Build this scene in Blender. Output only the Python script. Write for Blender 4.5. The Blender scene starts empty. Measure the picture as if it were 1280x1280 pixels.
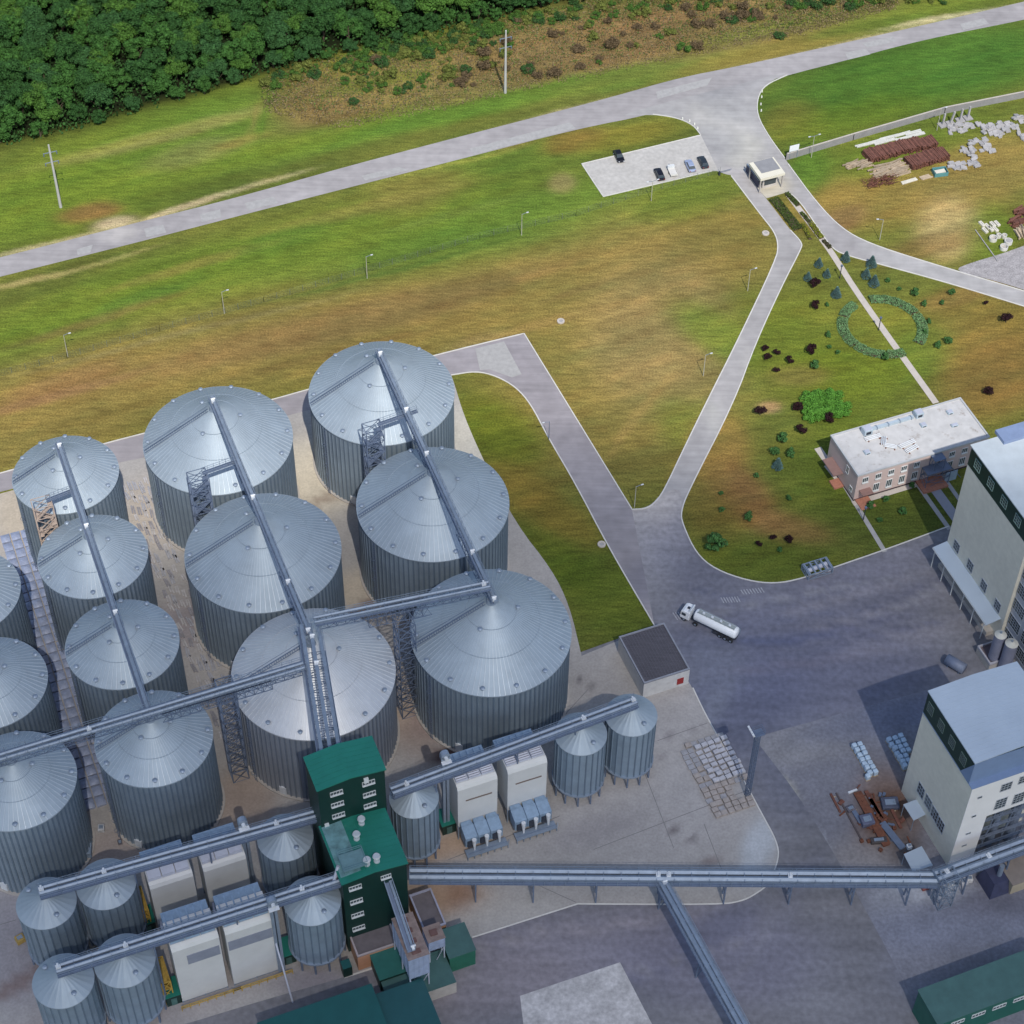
import bpy, bmesh, math, random
import numpy as np
from mathutils import Matrix, Vector, noise
random.seed(7)
R = math.radians
scn = bpy.context.scene
COL = scn.collection
# ---------------------------------------------------------------- camera (measured from the photo)
F, TH, RO, CH = 2585.0, R(48.821), 0.01816, 320.0
_c, _s = math.cos(TH), math.sin(TH)
fw = np.array([0, _c, -_s]); _rt = np.array([1., 0, 0]); _up = np.array([0, _s, _c])
cr, sr = math.cos(RO), math.sin(RO)
cx_ = cr * _rt + sr * _up; cy_ = -sr * _rt + cr * _up
def G(px, py, z=0.0):
    d = fw * F + cx_ * (px - 640) + cy_ * (640 - py)
    t = (z - CH) / d[2]
    return Vector((d[0] * t, d[1] * t, z))
def PJ(P):
    P = np.asarray(P, float) - np.array([0, 0, CH]); w = P @ fw
    return 640 + F * (P @ cx_) / w, 640 - F * (P @ cy_) / w
cam = bpy.data.cameras.new('camera'); camo = bpy.data.objects.new('camera', cam); COL.objects.link(camo)
cam.sensor_width = 36; cam.lens = F / 1280 * 36; cam.clip_end = 8000; cam.clip_start = 1
m = Matrix.Identity(4)
for i in range(3):
    m[i][0] = cx_[i]; m[i][1] = cy_[i]; m[i][2] = -fw[i]
m[2][3] = CH
camo.matrix_world = m
scn.camera = camo
# ---------------------------------------------------------------- light
w = bpy.data.worlds.new('World'); scn.world = w; w.use_nodes = True
nt = w.node_tree; sky = nt.nodes.new('ShaderNodeTexSky'); sky.sky_type = 'NISHITA'; sky.sun_disc = False
SUNV = Vector((0.25, -0.97, 0)).normalized() * math.cos(R(53)); SUNV.z = math.sin(R(53))
sky.sun_elevation = R(53); sky.sun_rotation = math.atan2(SUNV.x, SUNV.y)
nt.links.new(sky.outputs[0], nt.nodes['Background'].inputs[0]); nt.nodes['Background'].inputs[1].default_value = 0.14
sl = bpy.data.lights.new('sun', 'SUN'); sl.energy = 3.35; sl.angle = R(0.53); sl.color = (1, .955, .88)
so = bpy.data.objects.new('sun', sl); COL.objects.link(so)
so.rotation_euler = SUNV.to_track_quat('Z', 'Y').to_euler()
scn.view_settings.view_transform = 'Standard'; scn.view_settings.look = 'None'
scn.view_settings.exposure = .16; scn.view_settings.gamma = 1
# ---------------------------------------------------------------- materials
MATS = {}
def mat(name, col, rough=.8, metal=0., var=.12, scale=.6, bump=0., stretch=None, attr=False, island=0., spec=None, emit=None, scale2=None, dirt=None):
    if name in MATS: return MATS[name]
    M = bpy.data.materials.new(name); M.use_nodes = True; n = M.node_tree.nodes; L = M.node_tree.links
    b = n['Principled BSDF']; b.inputs['Roughness'].default_value = rough; b.inputs['Metallic'].default_value = metal
    if spec is not None: b.inputs['Specular IOR Level'].default_value = spec
    geo = n.new('ShaderNodeNewGeometry'); mp = n.new('ShaderNodeMapping')
    L.new(geo.outputs['Position'], mp.inputs['Vector'])
    if stretch:
        mp.inputs['Rotation'].default_value = (0, 0, R(-stretch[0])); mp.inputs['Scale'].default_value = (stretch[1], stretch[2], 1)
    no = n.new('ShaderNodeTexNoise'); no.inputs['Scale'].default_value = scale; no.inputs['Detail'].default_value = 6; no.inputs['Roughness'].default_value = .62
    L.new(mp.outputs[0], no.inputs['Vector'])
    mr = n.new('ShaderNodeMapRange'); mr.inputs['From Min'].default_value = .28; mr.inputs['From Max'].default_value = .72
    mr.inputs['To Min'].default_value = 1 - var; mr.inputs['To Max'].default_value = 1 + var
    L.new(no.outputs['Fac'], mr.inputs['Value'])
    fac = mr.outputs[0]
    if scale2:
        n2 = n.new('ShaderNodeTexNoise'); n2.inputs['Scale'].default_value = scale2; n2.inputs['Detail'].default_value = 4
        L.new(geo.outputs['Position'], n2.inputs['Vector'])
        m2 = n.new('ShaderNodeMapRange'); m2.inputs['From Min'].default_value = .3; m2.inputs['From Max'].default_value = .7
        m2.inputs['To Min'].default_value = 1 - var; m2.inputs['To Max'].default_value = 1 + var
        L.new(n2.outputs['Fac'], m2.inputs['Value'])
        mm = n.new('ShaderNodeMath'); mm.operation = 'MULTIPLY'; L.new(fac, mm.inputs[0]); L.new(m2.outputs[0], mm.inputs[1]); fac = mm.outputs[0]
    if island:
        m3 = n.new('ShaderNodeMapRange'); m3.inputs['To Min'].default_value = 1 - island; m3.inputs['To Max'].default_value = 1 + island
        L.new(geo.outputs['Random Per Island'], m3.inputs['Value'])
        mm = n.new('ShaderNodeMath'); mm.operation = 'MULTIPLY'; L.new(fac, mm.inputs[0]); L.new(m3.outputs[0], mm.inputs[1]); fac = mm.outputs[0]
    vm = n.new('ShaderNodeVectorMath'); vm.operation = 'SCALE'
    if attr:
        at = n.new('ShaderNodeAttribute'); at.attribute_name = 'tone'; L.new(at.outputs['Color'], vm.inputs[0])
    else: vm.inputs[0].default_value = col[:3]
    L.new(fac, vm.inputs['Scale']); outc = vm.outputs[0]
    if dirt:
        nd = n.new('ShaderNodeTexNoise'); nd.inputs['Scale'].default_value = dirt[1]; nd.inputs['Detail'].default_value = 8; nd.inputs['Roughness'].default_value = .7
        L.new(geo.outputs['Position'], nd.inputs['Vector'])
        rd = n.new('ShaderNodeMapRange'); rd.inputs['From Min'].default_value = dirt[2]; rd.inputs['From Max'].default_value = dirt[2] + .15
        L.new(nd.outputs['Fac'], rd.inputs['Value'])
        mx = n.new('ShaderNodeMix'); mx.data_type = 'RGBA'; mx.inputs['B'].default_value = (*dirt[0], 1)
        L.new(rd.outputs[0], mx.inputs['Factor']); L.new(outc, mx.inputs['A']); outc = mx.outputs['Result']
    L.new(outc, b.inputs['Base Color'])
    if bump:
        bp = n.new('ShaderNodeBump'); bp.inputs['Strength'].default_value = bump; bp.inputs['Distance'].default_value = .1
        L.new(no.outputs['Fac'], bp.inputs['Height']); L.new(bp.outputs[0], b.inputs['Normal'])
    if emit: b.inputs['Emission Color'].default_value = (*emit, 1); b.inputs['Emission Strength'].default_value = 1
    MATS[name] = M
    return M
PHI = 22.3
E1 = Vector((math.cos(R(PHI)), math.sin(R(PHI)), 0)); E2 = Vector((-E1.y, E1.x, 0))
# ---------------------------------------------------------------- object helpers
def tag(o, label=None, cat=None, group=None, kind=None):
    if label: o['label'] = label
    if cat: o['category'] = cat
    if group: o['group'] = group
    if kind: o['kind'] = kind
    return o
def thing(name, label, cat, loc=(0, 0, 0), rz=0., group=None):
    o = bpy.data.objects.new(name, None); COL.objects.link(o); o.empty_display_size = .3
    o.location = loc; o.rotation_euler = (0, 0, rz)
    return tag(o, label, cat, group)
def kids(o): return [c for c in KID.get(o.name, [])]
KID = {}
def link_child(o, p):
    o.parent = p; KID.setdefault(p.name, []).append(o)
def dup(o, loc=None, rz=None, label=None, group=None, scale=None, parent=None):
    c = o.copy(); COL.objects.link(c)
    if parent is not None: link_child(c, parent)
    if loc is not None: c.location = loc
    if rz is not None: c.rotation_euler = (0, 0, rz)
    if scale is not None: c.scale = scale if hasattr(scale, '__len__') else (scale,) * 3
    if label: c['label'] = label
    if group: c['group'] = group
    for k in list(kids(o)): dup(k, parent=c)
    return c
class MB:
    def __init__(s): s.v = []; s.f = []; s.mi = []; s.cur = 0; s.sm = []; s.smooth = False
    def add(s, vs, fs):
        n = len(s.v); s.v += [tuple(v) for v in vs]; s.f += [tuple(i + n for i in f) for f in fs]
        s.mi += [s.cur] * len(fs); s.sm += [s.smooth] * len(fs); return s
    def box(s, x0, x1, y0, y1, z0, z1):
        return s.add([(x0, y0, z0), (x1, y0, z0), (x1, y1, z0), (x0, y1, z0), (x0, y0, z1), (x1, y0, z1), (x1, y1, z1), (x0, y1, z1)],
                     [(0, 3, 2, 1), (4, 5, 6, 7), (0, 1, 5, 4), (1, 2, 6, 5), (2, 3, 7, 6), (3, 0, 4, 7)])
    def obox(s, c, sx, sy, sz, rz=0, rx=0, ry=0):
        M = Matrix.Rotation(rz, 3, 'Z') @ Matrix.Rotation(ry, 3, 'Y') @ Matrix.Rotation(rx, 3, 'X'); c = Vector(c)
        vs = [c + M @ Vector((a * sx / 2, b * sy / 2, d * sz / 2)) for d in (-1, 1) for a, b in ((-1, -1), (1, -1), (1, 1), (-1, 1))]
        return s.add(vs, [(0, 3, 2, 1), (4, 5, 6, 7), (0, 1, 5, 4), (1, 2, 6, 5), (2, 3, 7, 6), (3, 0, 4, 7)])
    def bar(s, p, q, w=.1, h=None):
        p = Vector(p); q = Vector(q); h = h or w; d = q - p
        if d.length < 1e-6: return s
        d.normalize(); u = Vector((0, 0, 1)) if abs(d.z) < .95 else Vector((1, 0, 0)); a = d.cross(u).normalized(); b = a.cross(d).normalized()
        vs = [o + a * (i * w / 2) + b * (j * h / 2) for o in (p, q) for i, j in ((-1, -1), (1, -1), (1, 1), (-1, 1))]
        return s.add(vs, [(0, 1, 2, 3), (7, 6, 5, 4), (0, 4, 5, 1), (1, 5, 6, 2), (2, 6, 7, 3), (3, 7, 4, 0)])
    def tube(s, p, q, r, n=10, r2=None, cap=True):
        p = Vector(p); q = Vector(q); r2 = r if r2 is None else r2; d = (q - p).normalized()
        u = Vector((0, 0, 1)) if abs(d.z) < .95 else Vector((1, 0, 0)); a = d.cross(u).normalized(); b = a.cross(d).normalized()
        vs = []
        for o, rr in ((p, r), (q, r2)):
            for i in range(n):
                t = 2 * math.pi * i / n; vs.append(o + a * math.cos(t) * rr + b * math.sin(t) * rr)
        fs = [(i, i + n, (i + 1) % n + n, (i + 1) % n) for i in range(n)]
        if cap: fs += [tuple(range(n)), tuple(range(2 * n - 1, n - 1, -1))]
        old = s.smooth; s.add(vs, fs)
        return s
    def ring(s, c, r0, r1, z0, z1, n=64, a0=0, a1=2 * math.pi):
        # rectangular-section ring or arc
        full = abs(a1 - a0 - 2 * math.pi) < 1e-6; k = n if full else n + 1; vs = []
        for i in range(k):
            t = a0 + (a1 - a0) * i / n
            for r_, z_ in ((r0, z0), (r1, z0), (r1, z1), (r0, z1)): vs.append((c[0] + r_ * math.cos(t), c[1] + r_ * math.sin(t), z_))
        fs = []
        for i in range(n):
            j = (i + 1) % k
            for q in range(4): fs.append((4 * i + q, 4 * j + q, 4 * j + (q + 1) % 4, 4 * i + (q + 1) % 4))
        if not full: fs += [(0, 1, 2, 3), (4 * n + 3, 4 * n + 2, 4 * n + 1, 4 * n)]
        return s.add(vs, fs)
    def prism(s, pts, z0, z1):
        n = len(pts); vs = [(p[0], p[1], z0) for p in pts] + [(p[0], p[1], z1) for p in pts]
        return s.add(vs, [tuple(range(n))[::-1], tuple(range(n, 2 * n))] + [(i, (i + 1) % n, (i + 1) % n + n, i + n) for i in range(n)])
    def truss(s, p, q, w, d, n, t=.12, up=False):
        # box lattice hanging below the line p-q
        p = Vector(p); q = Vector(q); dr = (q - p).normalized(); a = dr.cross(Vector((0, 0, 1))).normalized(); dn = Vector((0, 0, -d))
        ch = [p + a * w / 2, p - a * w / 2, p - a * w / 2 + dn, p + a * w / 2 + dn]
        L = q - p
        for c in ch: s.bar(c, c + L, t)
        for i in range(n):
            f0 = L * (i / n); f1 = L * ((i + 1) / n)
            for j in range(4):
                k = (j + 1) % 4
                s.bar(ch[j] + f0, ch[k] + f0, t * .8)
                if i % 2: s.bar(ch[j] + f0, ch[k] + f1, t * .7)
                else: s.bar(ch[k] + f0, ch[j] + f1, t * .7)
        return s
    def tower(s, cx, cy, w, d, z0, z1, n, t=.16):
        c = [(cx - w / 2, cy - d / 2), (cx + w / 2, cy - d / 2), (cx + w / 2, cy + d / 2), (cx - w / 2, cy + d / 2)]
        for x, y in c: s.bar((x, y, z0), (x, y, z1), t)
        for i in range(n + 1):
            z = z0 + (z1 - z0) * i / n
            for j in range(4):
                k = (j + 1) % 4
                s.bar((*c[j], z), (*c[k], z), t * .7)
                if i < n:
                    zz = z0 + (z1 - z0) * (i + 1) / n
                    s.bar((*c[j], z), (*c[k], zz), t * .6); s.bar((*c[k], z), (*c[j], zz), t * .6)
        return s
    def build(s, name, ms, parent=None, off=None, bevel=0.):
        me = bpy.data.meshes.new(name)
        v = s.v if off is None else [(a[0] - off[0], a[1] - off[1], a[2] - off[2]) for a in s.v]
        me.from_pydata(v, [], s.f)
        ms = ms if isinstance(ms, (list, tuple)) else [ms]
        for q in ms: me.materials.append(q)
        me.polygons.foreach_set('material_index', s.mi); me.polygons.foreach_set('use_smooth', s.sm)
        bm = bmesh.new(); bm.from_mesh(me); bmesh.ops.recalc_face_normals(bm, faces=bm.faces)
        bm.to_mesh(me); bm.free()
        me.update()
        o = bpy.data.objects.new(name, me); COL.objects.link(o)
        if parent is not None: link_child(o, parent)
        if bevel:
            b = o.modifiers.new('bevel', 'BEVEL'); b.width = bevel; b.segments = 2; b.limit_method = 'ANGLE'
        return o
# ================================================================= GROUND PAINT
def lin(r, g, b): return np.array([((c / 255) / 12.92 if c <= 10 else ((c / 255 + .055) / 1.055) ** 2.4) for c in (r, g, b)])
def fbm(x, y, s, seed=0., oct_=4):
    out = np.zeros(len(x)); 
    for i in range(len(x)):
        out[i] = noise.fractal(Vector((x[i] * s + seed, y[i] * s - seed, seed * .37)), 1.0, 2.1, oct_)
    return out
GREEN = lin(102, 121, 40); GREEN2 = lin(88, 118, 42); BROWN = lin(132, 114, 62); DKG = lin(78, 90, 36); TAN = lin(162, 138, 98); RUST = lin(128, 100, 68)
# blobs in photo pixels: x, y, rx, ry, slope(deg), colour, strength
GB = [
 (300, 340, 420, 40, 18, GREEN, .8), (620, 300, 300, 45, 16, GREEN2, .8), (130, 370, 200, 30, 18, GREEN, .6),
 (200, 460, 330, 60, 15, BROWN, .95), (560, 390, 330, 55, 14, BROWN, .9), (40, 530, 160, 60, 15, BROWN, .9), (760, 480, 150, 120, 20, BROWN, .85),
 (850, 330, 130, 80, 10, BROWN, .8), (830, 420, 90, 90, 10, TAN * .8, .5), (420, 405, 260, 22, 15, RUST, .5), (80, 480, 80, 14, 20, lin(140, 105, 70), .6),
 (900, 420, 26, 70, 60, GREEN, .75), (870, 540, 30, 50, 60, GREEN, .5), (600, 430, 40, 14, 10, TAN, .3),
 (180, 200, 260, 60, 18, GREEN, .8), (60, 250, 140, 40, 18, GREEN, .6), (270, 160, 110, 40, 14, lin(92, 120, 44), .6), (420, 120, 80, 45, 14, RUST, .85), (350, 210, 160, 20, 14, DKG, .5),
 (110, 262, 36, 10, 10, lin(140, 105, 62), .9), (140, 275, 26, 7, 10, lin(200, 180, 150), .8), (240, 190, 60, 14, 15, TAN, .3), (200, 170, 140, 8, 15, TAN, .35),
 (630, 190, 120, 26, 12, GREEN2, .5), (640, 170, 40, 12, 12, BROWN, .8), (720, 175, 40, 14, 14, lin(130, 100, 52), .7), (700, 230, 18, 12, 0, TAN * .9, .6), (790, 170, 60, 12, 12, lin(125, 112, 45), .6),
 (520, 240, 60, 24, 14, BROWN, .5), (850, 255, 60, 20, 14, GREEN, .5),
 (480, 60, 90, 40, 14, lin(128, 138, 48), .6), (560, 90, 130, 38, 13, lin(132, 116, 70), .9), (700, 60, 130, 42, 12, lin(136, 112, 74), .9), (860, 40, 140, 45, 12, lin(134, 106, 74), .9), (1000, 20, 160, 26, 10, lin(132, 114, 70), .85),
 (600, 135, 260, 12, 14, GREEN2, .9), (850, 88, 120, 10, 13, GREEN2, .7), (960, 66, 120, 12, 13, lin(150, 122, 66), .5), (1150, 14, 120, 14, 12, GREEN, .6), (390, 175, 120, 12, 14, GREEN, .7),
 (1120, 100, 200, 50, 13, lin(68, 102, 36), .95), (1240, 70, 90, 40, 13, lin(72, 106, 40), .8), (990, 150, 40, 24, 0, lin(112, 104, 46), .7), (1060, 150, 90, 20, 14, lin(92, 108, 32), .6),
 (1090, 250, 110, 34, 10, lin(140, 116, 62), .85), (1230, 215, 90, 40, 12, lin(140, 118, 66), .85), (1185, 285, 36, 34, 70, lin(186, 160, 112), .8), (1010, 210, 34, 30, 60, GREEN2, .8), (1060, 275, 30, 14, 20, lin(130, 98, 66), .7),
 (1230, 300, 30, 40, 0, GREEN, .7), (1150, 310, 60, 14, 20, lin(128, 98, 58), .6), (1110, 195, 70, 26, 12, lin(100, 118, 40), .7), (1200, 160, 60, 20, 12, lin(104, 120, 44), .6),
 (1230, 400, 80, 40, 20, lin(128, 108, 54), .9), (1250, 470, 80, 50, 20, lin(122, 96, 52), .9), (1200, 370, 60, 12, 20, lin(130, 104, 60), .7), (1150, 440, 40, 30, 30, GREEN2, .5),
 (1000, 420, 60, 60, 0, lin(108, 114, 40), .7), (1060, 470, 90, 40, 0, lin(92, 106, 30), .8), (1110, 410, 40, 30, 0, lin(112, 114, 42), .7), (960, 400, 30, 60, 60, lin(104, 116, 40), .6), (1000, 470, 40, 14, 0, RUST, .4),
 (900, 560, 36, 40, 70, lin(150, 116, 66), .75), (930, 610, 50, 26, -35, lin(134, 96, 62), .9), (985, 655, 50, 18, -15, lin(140, 104, 66), .8), (900, 640, 50, 30, 0, lin(112, 92, 44), .6), (880, 590, 40, 40, 0, lin(130, 108, 56), .6),
 (960, 510, 14, 7, 0, lin(170, 138, 100), .9), (1050, 590, 70, 60, 0, lin(82, 96, 34), .7), (950, 700, 90, 26, 0, lin(86, 96, 34), .8), (1080, 560, 60, 60, 0, lin(92, 106, 30), .4), (1120, 640, 70, 40, 0, lin(72, 84, 34), .8),
 (620, 540, 40, 60, 60, lin(92, 102, 26), .8), (650, 620, 30, 60, 60, lin(124, 104, 48), .7), (760, 740, 50, 70, 60, lin(84, 96, 34), .9), (700, 650, 20, 60, 60, lin(118, 100, 44), .6), (690, 700, 26, 60, 60, lin(78, 92, 24), .6),
 (60, 303, 90, 3.2, 16, lin(180, 164, 126), .8), (230, 257, 70, 3.6, 17, lin(196, 176, 140), .9), (330, 229, 60, 2.6, 15, lin(176, 160, 120), .7), (40, 348, 60, 3, 15, lin(170, 150, 100), .8), (130, 324, 70, 2.4, 15, lin(160, 146, 90), .7),
 (600, 172, 120, 2.6, 14, lin(150, 140, 96), .6), (760, 127, 110, 2.6, 13, lin(160, 146, 110), .7), (1050, 58, 150, 2.4, 13, lin(176, 160, 124), .7), (1200, 20, 90, 3, 11, lin(190, 176, 140), .8), (560, 206, 90, 2.4, 15, lin(150, 150, 70), .6), (220, 420, 200, 3.2, 14, lin(140, 126, 84), .5), (480, 340, 160, 3, 15, lin(70, 100, 40), .5),
 (450, 262, 130, 7, 14, lin(132, 120, 62), .6), (250, 330, 120, 6, 16, lin(136, 118, 62), .6), (120, 400, 110, 6, 17, lin(120, 96, 60), .6), (560, 268, 90, 5, 14, lin(96, 112, 50), .5), (350, 300, 60, 12, 16, GREEN2, .6), (180, 372, 70, 8, 17, lin(78, 106, 40), .7), (420, 440, 140, 5, 15, lin(120, 96, 56), .5), (700, 400, 110, 6, 14, lin(146, 120, 72), .5),
 (640, 350, 90, 5, 14, lin(118, 96, 58), .5), (740, 360, 60, 4, 16, lin(120, 98, 60), .5), (800, 520, 60, 6, 50, lin(150, 124, 74), .5), (150, 180, 90, 3, 15, lin(120, 126, 56), .6), (300, 175, 40, 5, 15, lin(140, 124, 66), .6), (330, 145, 4, 26, -10, lin(86, 116, 40), .6), (318, 150, 3, 24, -10, lin(130, 120, 66), .6),
 (60, 500, 120, 6, 16, lin(128, 96, 70), .55), (130, 520, 80, 5, 16, lin(120, 100, 52), .5), (480, 105, 80, 8, 14, lin(112, 124, 48), .6), (950, 40, 90, 8, 12, lin(110, 120, 48), .6), (1080, 36, 80, 6, 12, lin(84, 104, 40), .6), (760, 100, 80, 6, 12, lin(96, 100, 46), .5),
]
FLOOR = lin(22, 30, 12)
def paint(V, base, blobs, warp=5.0, wseed=3.1, ns=.03):
    V = np.asarray(V, float); x, y = V[:, 0], V[:, 1]
    px, py = PJ(np.stack([x, y, np.zeros(len(x))], 1))
    inside = (np.abs(px - 640) < 1100) & (np.abs(py - 640) < 1100) & (y > 60)
    w1 = np.zeros(len(x)); w2 = np.zeros(len(x)); idx = np.nonzero(inside)[0]
    w1[idx] = fbm(x[idx], y[idx], ns, wseed); w2[idx] = fbm(x[idx], y[idx], ns, wseed + 9)
    qx = px + w1 * warp * 2.2; qy = py + w2 * warp
    col = np.tile(np.asarray(base, float), (len(x), 1))
    for bx, by, rx, ry, sl_, c, st in blobs:
        t = -R(sl_); dx = qx - bx; dy = qy - by
        a = (dx * math.cos(t) + dy * math.sin(t)) / rx; b = (-dx * math.sin(t) + dy * math.cos(t)) / ry
        k = st / (1 + np.exp(6 * (np.sqrt(a * a + b * b) - 1)))
        k = np.where(inside, k, 0)[:, None]; col = col * (1 - k) + np.asarray(c) * k
    return col, px, py, w1, w2
def set_tone(me, col):
    a = me.color_attributes.new('tone', 'FLOAT_COLOR', 'POINT')
    c = np.ones((len(col), 4), np.float32); c[:, :3] = np.clip(col, 0, 1); a.data.foreach_set('color', c.ravel())
# terrain: one sheet, dense where the photo looks
def axis(lo, hi, st, far):
    a = list(np.arange(lo, hi + st, st)); e = st; p = a[0]; q = a[-1]; L = []; Rr = []
    while p > -far: e *= 1.6; p -= e; q += e; L.append(p); Rr.append(q)
    return np.array(L[::-1] + a + Rr)
xs = axis(-152, 152, 1.1, 3000); ys = axis(145, 490, 1.1, 3000)
X, Y = np.meshgrid(xs, ys); V = np.stack([X.ravel(), Y.ravel(), np.zeros(X.size)], 1)
tone, tpx, tpy, tw1, tw2 = paint(V, lin(100, 104, 46), GB)
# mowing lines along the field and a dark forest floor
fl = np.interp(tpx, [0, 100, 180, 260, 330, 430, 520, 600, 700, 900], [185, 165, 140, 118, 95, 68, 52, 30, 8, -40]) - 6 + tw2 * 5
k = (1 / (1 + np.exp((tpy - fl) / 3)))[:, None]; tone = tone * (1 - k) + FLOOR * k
st = np.sin((X.ravel() * E2.x + Y.ravel() * E2.y) * 1.05 + tw1 * 2.5); st2 = np.sin((X.ravel() * E2.x + Y.ravel() * E2.y) * .33 + tw2 * 3)
tw3 = np.zeros(len(tw1)); ii = np.nonzero((np.abs(tpx - 640) < 760) & (np.abs(tpy - 640) < 760))[0]; tw3[ii] = fbm(X.ravel()[ii], Y.ravel()[ii], .16, 21.)
tv = X.ravel() * E2.x + Y.ravel() * E2.y; st3 = np.sin(tv * 2.1 + tw1) * (np.sin(tv * .21) > -.2)
tone *= (1 + .06 * st + .06 * st2 + .05 * st3 + .08 * tw1 + .06 * tw2 + .13 * tw3)[:, None]
tone[:, 0] *= 1 + .10 * np.clip(st * tw3 + .4 * st2, -1, 1)
tone *= np.array([.99, 1.0, .90])
nx, ny = len(xs), len(ys)
me = bpy.data.meshes.new('ground'); fs = [(j * nx + i, j * nx + i + 1, (j + 1) * nx + i + 1, (j + 1) * nx + i) for j in range(ny - 1) for i in range(nx - 1)]
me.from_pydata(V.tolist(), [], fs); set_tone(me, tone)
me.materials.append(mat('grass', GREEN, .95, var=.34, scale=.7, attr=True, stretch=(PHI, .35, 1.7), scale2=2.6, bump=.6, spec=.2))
tag_o = bpy.data.objects.new('ground', me); COL.objects.link(tag_o); tag(tag_o, kind='structure', label='mown grass field with green and dried brown patches around the grain plant')
# ---------------------------------------------------------------- paved sheets
def chaikin(pts, closed=True, it=2):
    P = []
    for p in pts:
        if len(p) > 2: P += [(p[0], p[1])] * 3
        else: P.append((p[0], p[1]))
    for _ in range(it):
        Q = []; n = len(P)
        rng = range(n if closed else n - 1)
        if not closed: Q.append(P[0])
        for i in rng:
            a, b = P[i], P[(i + 1) % n]
            Q.append((a[0] * .75 + b[0] * .25, a[1] * .75 + b[1] * .25)); Q.append((a[0] * .25 + b[0] * .75, a[1] * .25 + b[1] * .75))
        if not closed: Q.append(P[-1])
        P = Q
    Q = [P[0]]
    for q in P[1:]:
        if abs(q[0] - Q[-1][0]) + abs(q[1] - Q[-1][1]) > .05: Q.append(q)
    if closed and abs(Q[0][0] - Q[-1][0]) + abs(Q[0][1] - Q[-1][1]) < .05: Q.pop()
    return Q
def sheet(name, pts, z, m_, base=None, blobs=(), cell=None, smooth=True, world=False, label=None, K=None):
    P = chaikin(pts) if smooth else [(p[0], p[1]) for p in pts]
    W = [Vector((p[0], p[1], 0)) for p in P] if world else [G(*p) for p in P]
    bm = bmesh.new(); vs = [bm.verts.new((q.x, q.y, z)) for q in W]
    f = bm.faces.new(vs); f.normal_update()
    if f.normal.z < 0: f.normal_flip()
    bmesh.ops.triangulate(bm, faces=bm.faces[:])
    if cell:
        x0, x1 = min(q.x for q in W), max(q.x for q in W); y0, y1 = min(q.y for q in W), max(q.y for q in W)
        x0, x1, y0, y1 = max(x0, -152), min(x1, 152), max(y0, 145), min(y1, 480)
        for ax, lo, hi in ((0, x0, x1), (1, y0, y1)):
            t = lo + cell
            while t < hi:
                co = [0, 0, 0]; co[ax] = t; no_ = [0, 0, 0]; no_[ax] = 1
                bmesh.ops.bisect_plane(bm, geom=bm.verts[:] + bm.edges[:] + bm.faces[:], plane_co=co, plane_no=no_)
                t += cell
    me = bpy.data.meshes.new(name); bm.to_mesh(me); bm.free()
    if base is not None:
        K = ROADK if K is None else np.array(K); base = np.asarray(base) * K; blobs = [(*q[:5], np.asarray(q[5]) * K, q[6]) for q in blobs]
        V = np.array([v.co[:] for v in me.vertices]); c, *_ , a, b = paint(V, base, blobs, warp=5, ns=.07)
        c = c * (1 + .12 * a + .08 * b)[:, None]; set_tone(me, c)
    me.materials.append(m_); o = bpy.data.objects.new(name, me); COL.objects.link(o); tag(o, kind='structure')
    if label: o['label'] = label
    return o
ROADK = np.array([.86, .86, .80]); ROADC = lin(178, 173, 178)
m_road = mat('worn_road', ROADC, .9, var=.11, scale=.5, attr=True, scale2=.35, stretch=(PHI, .15, 2.2))
m_yard = mat('yard_asphalt', ROADC, .85, var=.17, scale=.22, attr=True, scale2=.9, stretch=(8, .18, 1.6))
m_apr = mat('concrete_apron', ROADC, .9, var=.10, scale=.5, attr=True, scale2=2.2)
m_kerb = mat('kerb_concrete', (.62, .6, .56), .8, var=.1)
RB = [(150, 290, 20, 8, 15, lin(200, 194, 194), .7), (900, 150, 30, 40, 60, lin(196, 192, 190), .6), (930, 190, 20, 20, 0, lin(204, 200, 192), .6), (915, 110, 50, 8, 12, lin(150, 148, 156), .4)]
sheet('main_road', [(-80, 341), (0, 322), (168, 279), (289, 249), (430, 209), (574, 171), (679, 144), (766, 121), (850, 97), (917, 84), (1018, 62), (1152, 32), (1280, 2), (1400, -26, 1),
  (1400, -2, 1), (1280, 25), (1152, 50), (1052, 77), (984, 94), (816, 143), (722, 161), (591, 195), (430, 236), (279, 275), (168, 304), (0, 346), (-80, 366)], .02, m_road, lin(168, 163, 168), RB, 3)
sheet('junction_road', [(760, 146), (984, 90, 1), (957, 106), (947, 121), (946, 144), (961, 171), (981, 198), (1021, 254), (1052, 286), (1085, 304), (1152, 326), (1280, 364), (1400, 400, 1), (1400, 420, 1), (1280, 383), (1186, 354),
  (1102, 331), (1060, 320), (1041, 312), (1025, 289), (1000, 252), (985, 240, 1), (958, 248, 1), (930, 216), (914, 220), (896, 214, 1), (884, 185), (876, 169), (866, 156), (845, 147), (816, 143)], .026, m_road, lin(172, 169, 173),
  RB + [(905, 130, 18, 40, 60, lin(150, 150, 158), .5), (900, 175, 18, 34, 60, lin(150, 150, 158), .5), (965, 235, 22, 16, 0, lin(206, 196, 176), .7), (1040, 290, 60, 14, -50, lin(160, 154, 160), .5)], 2.5)
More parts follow.
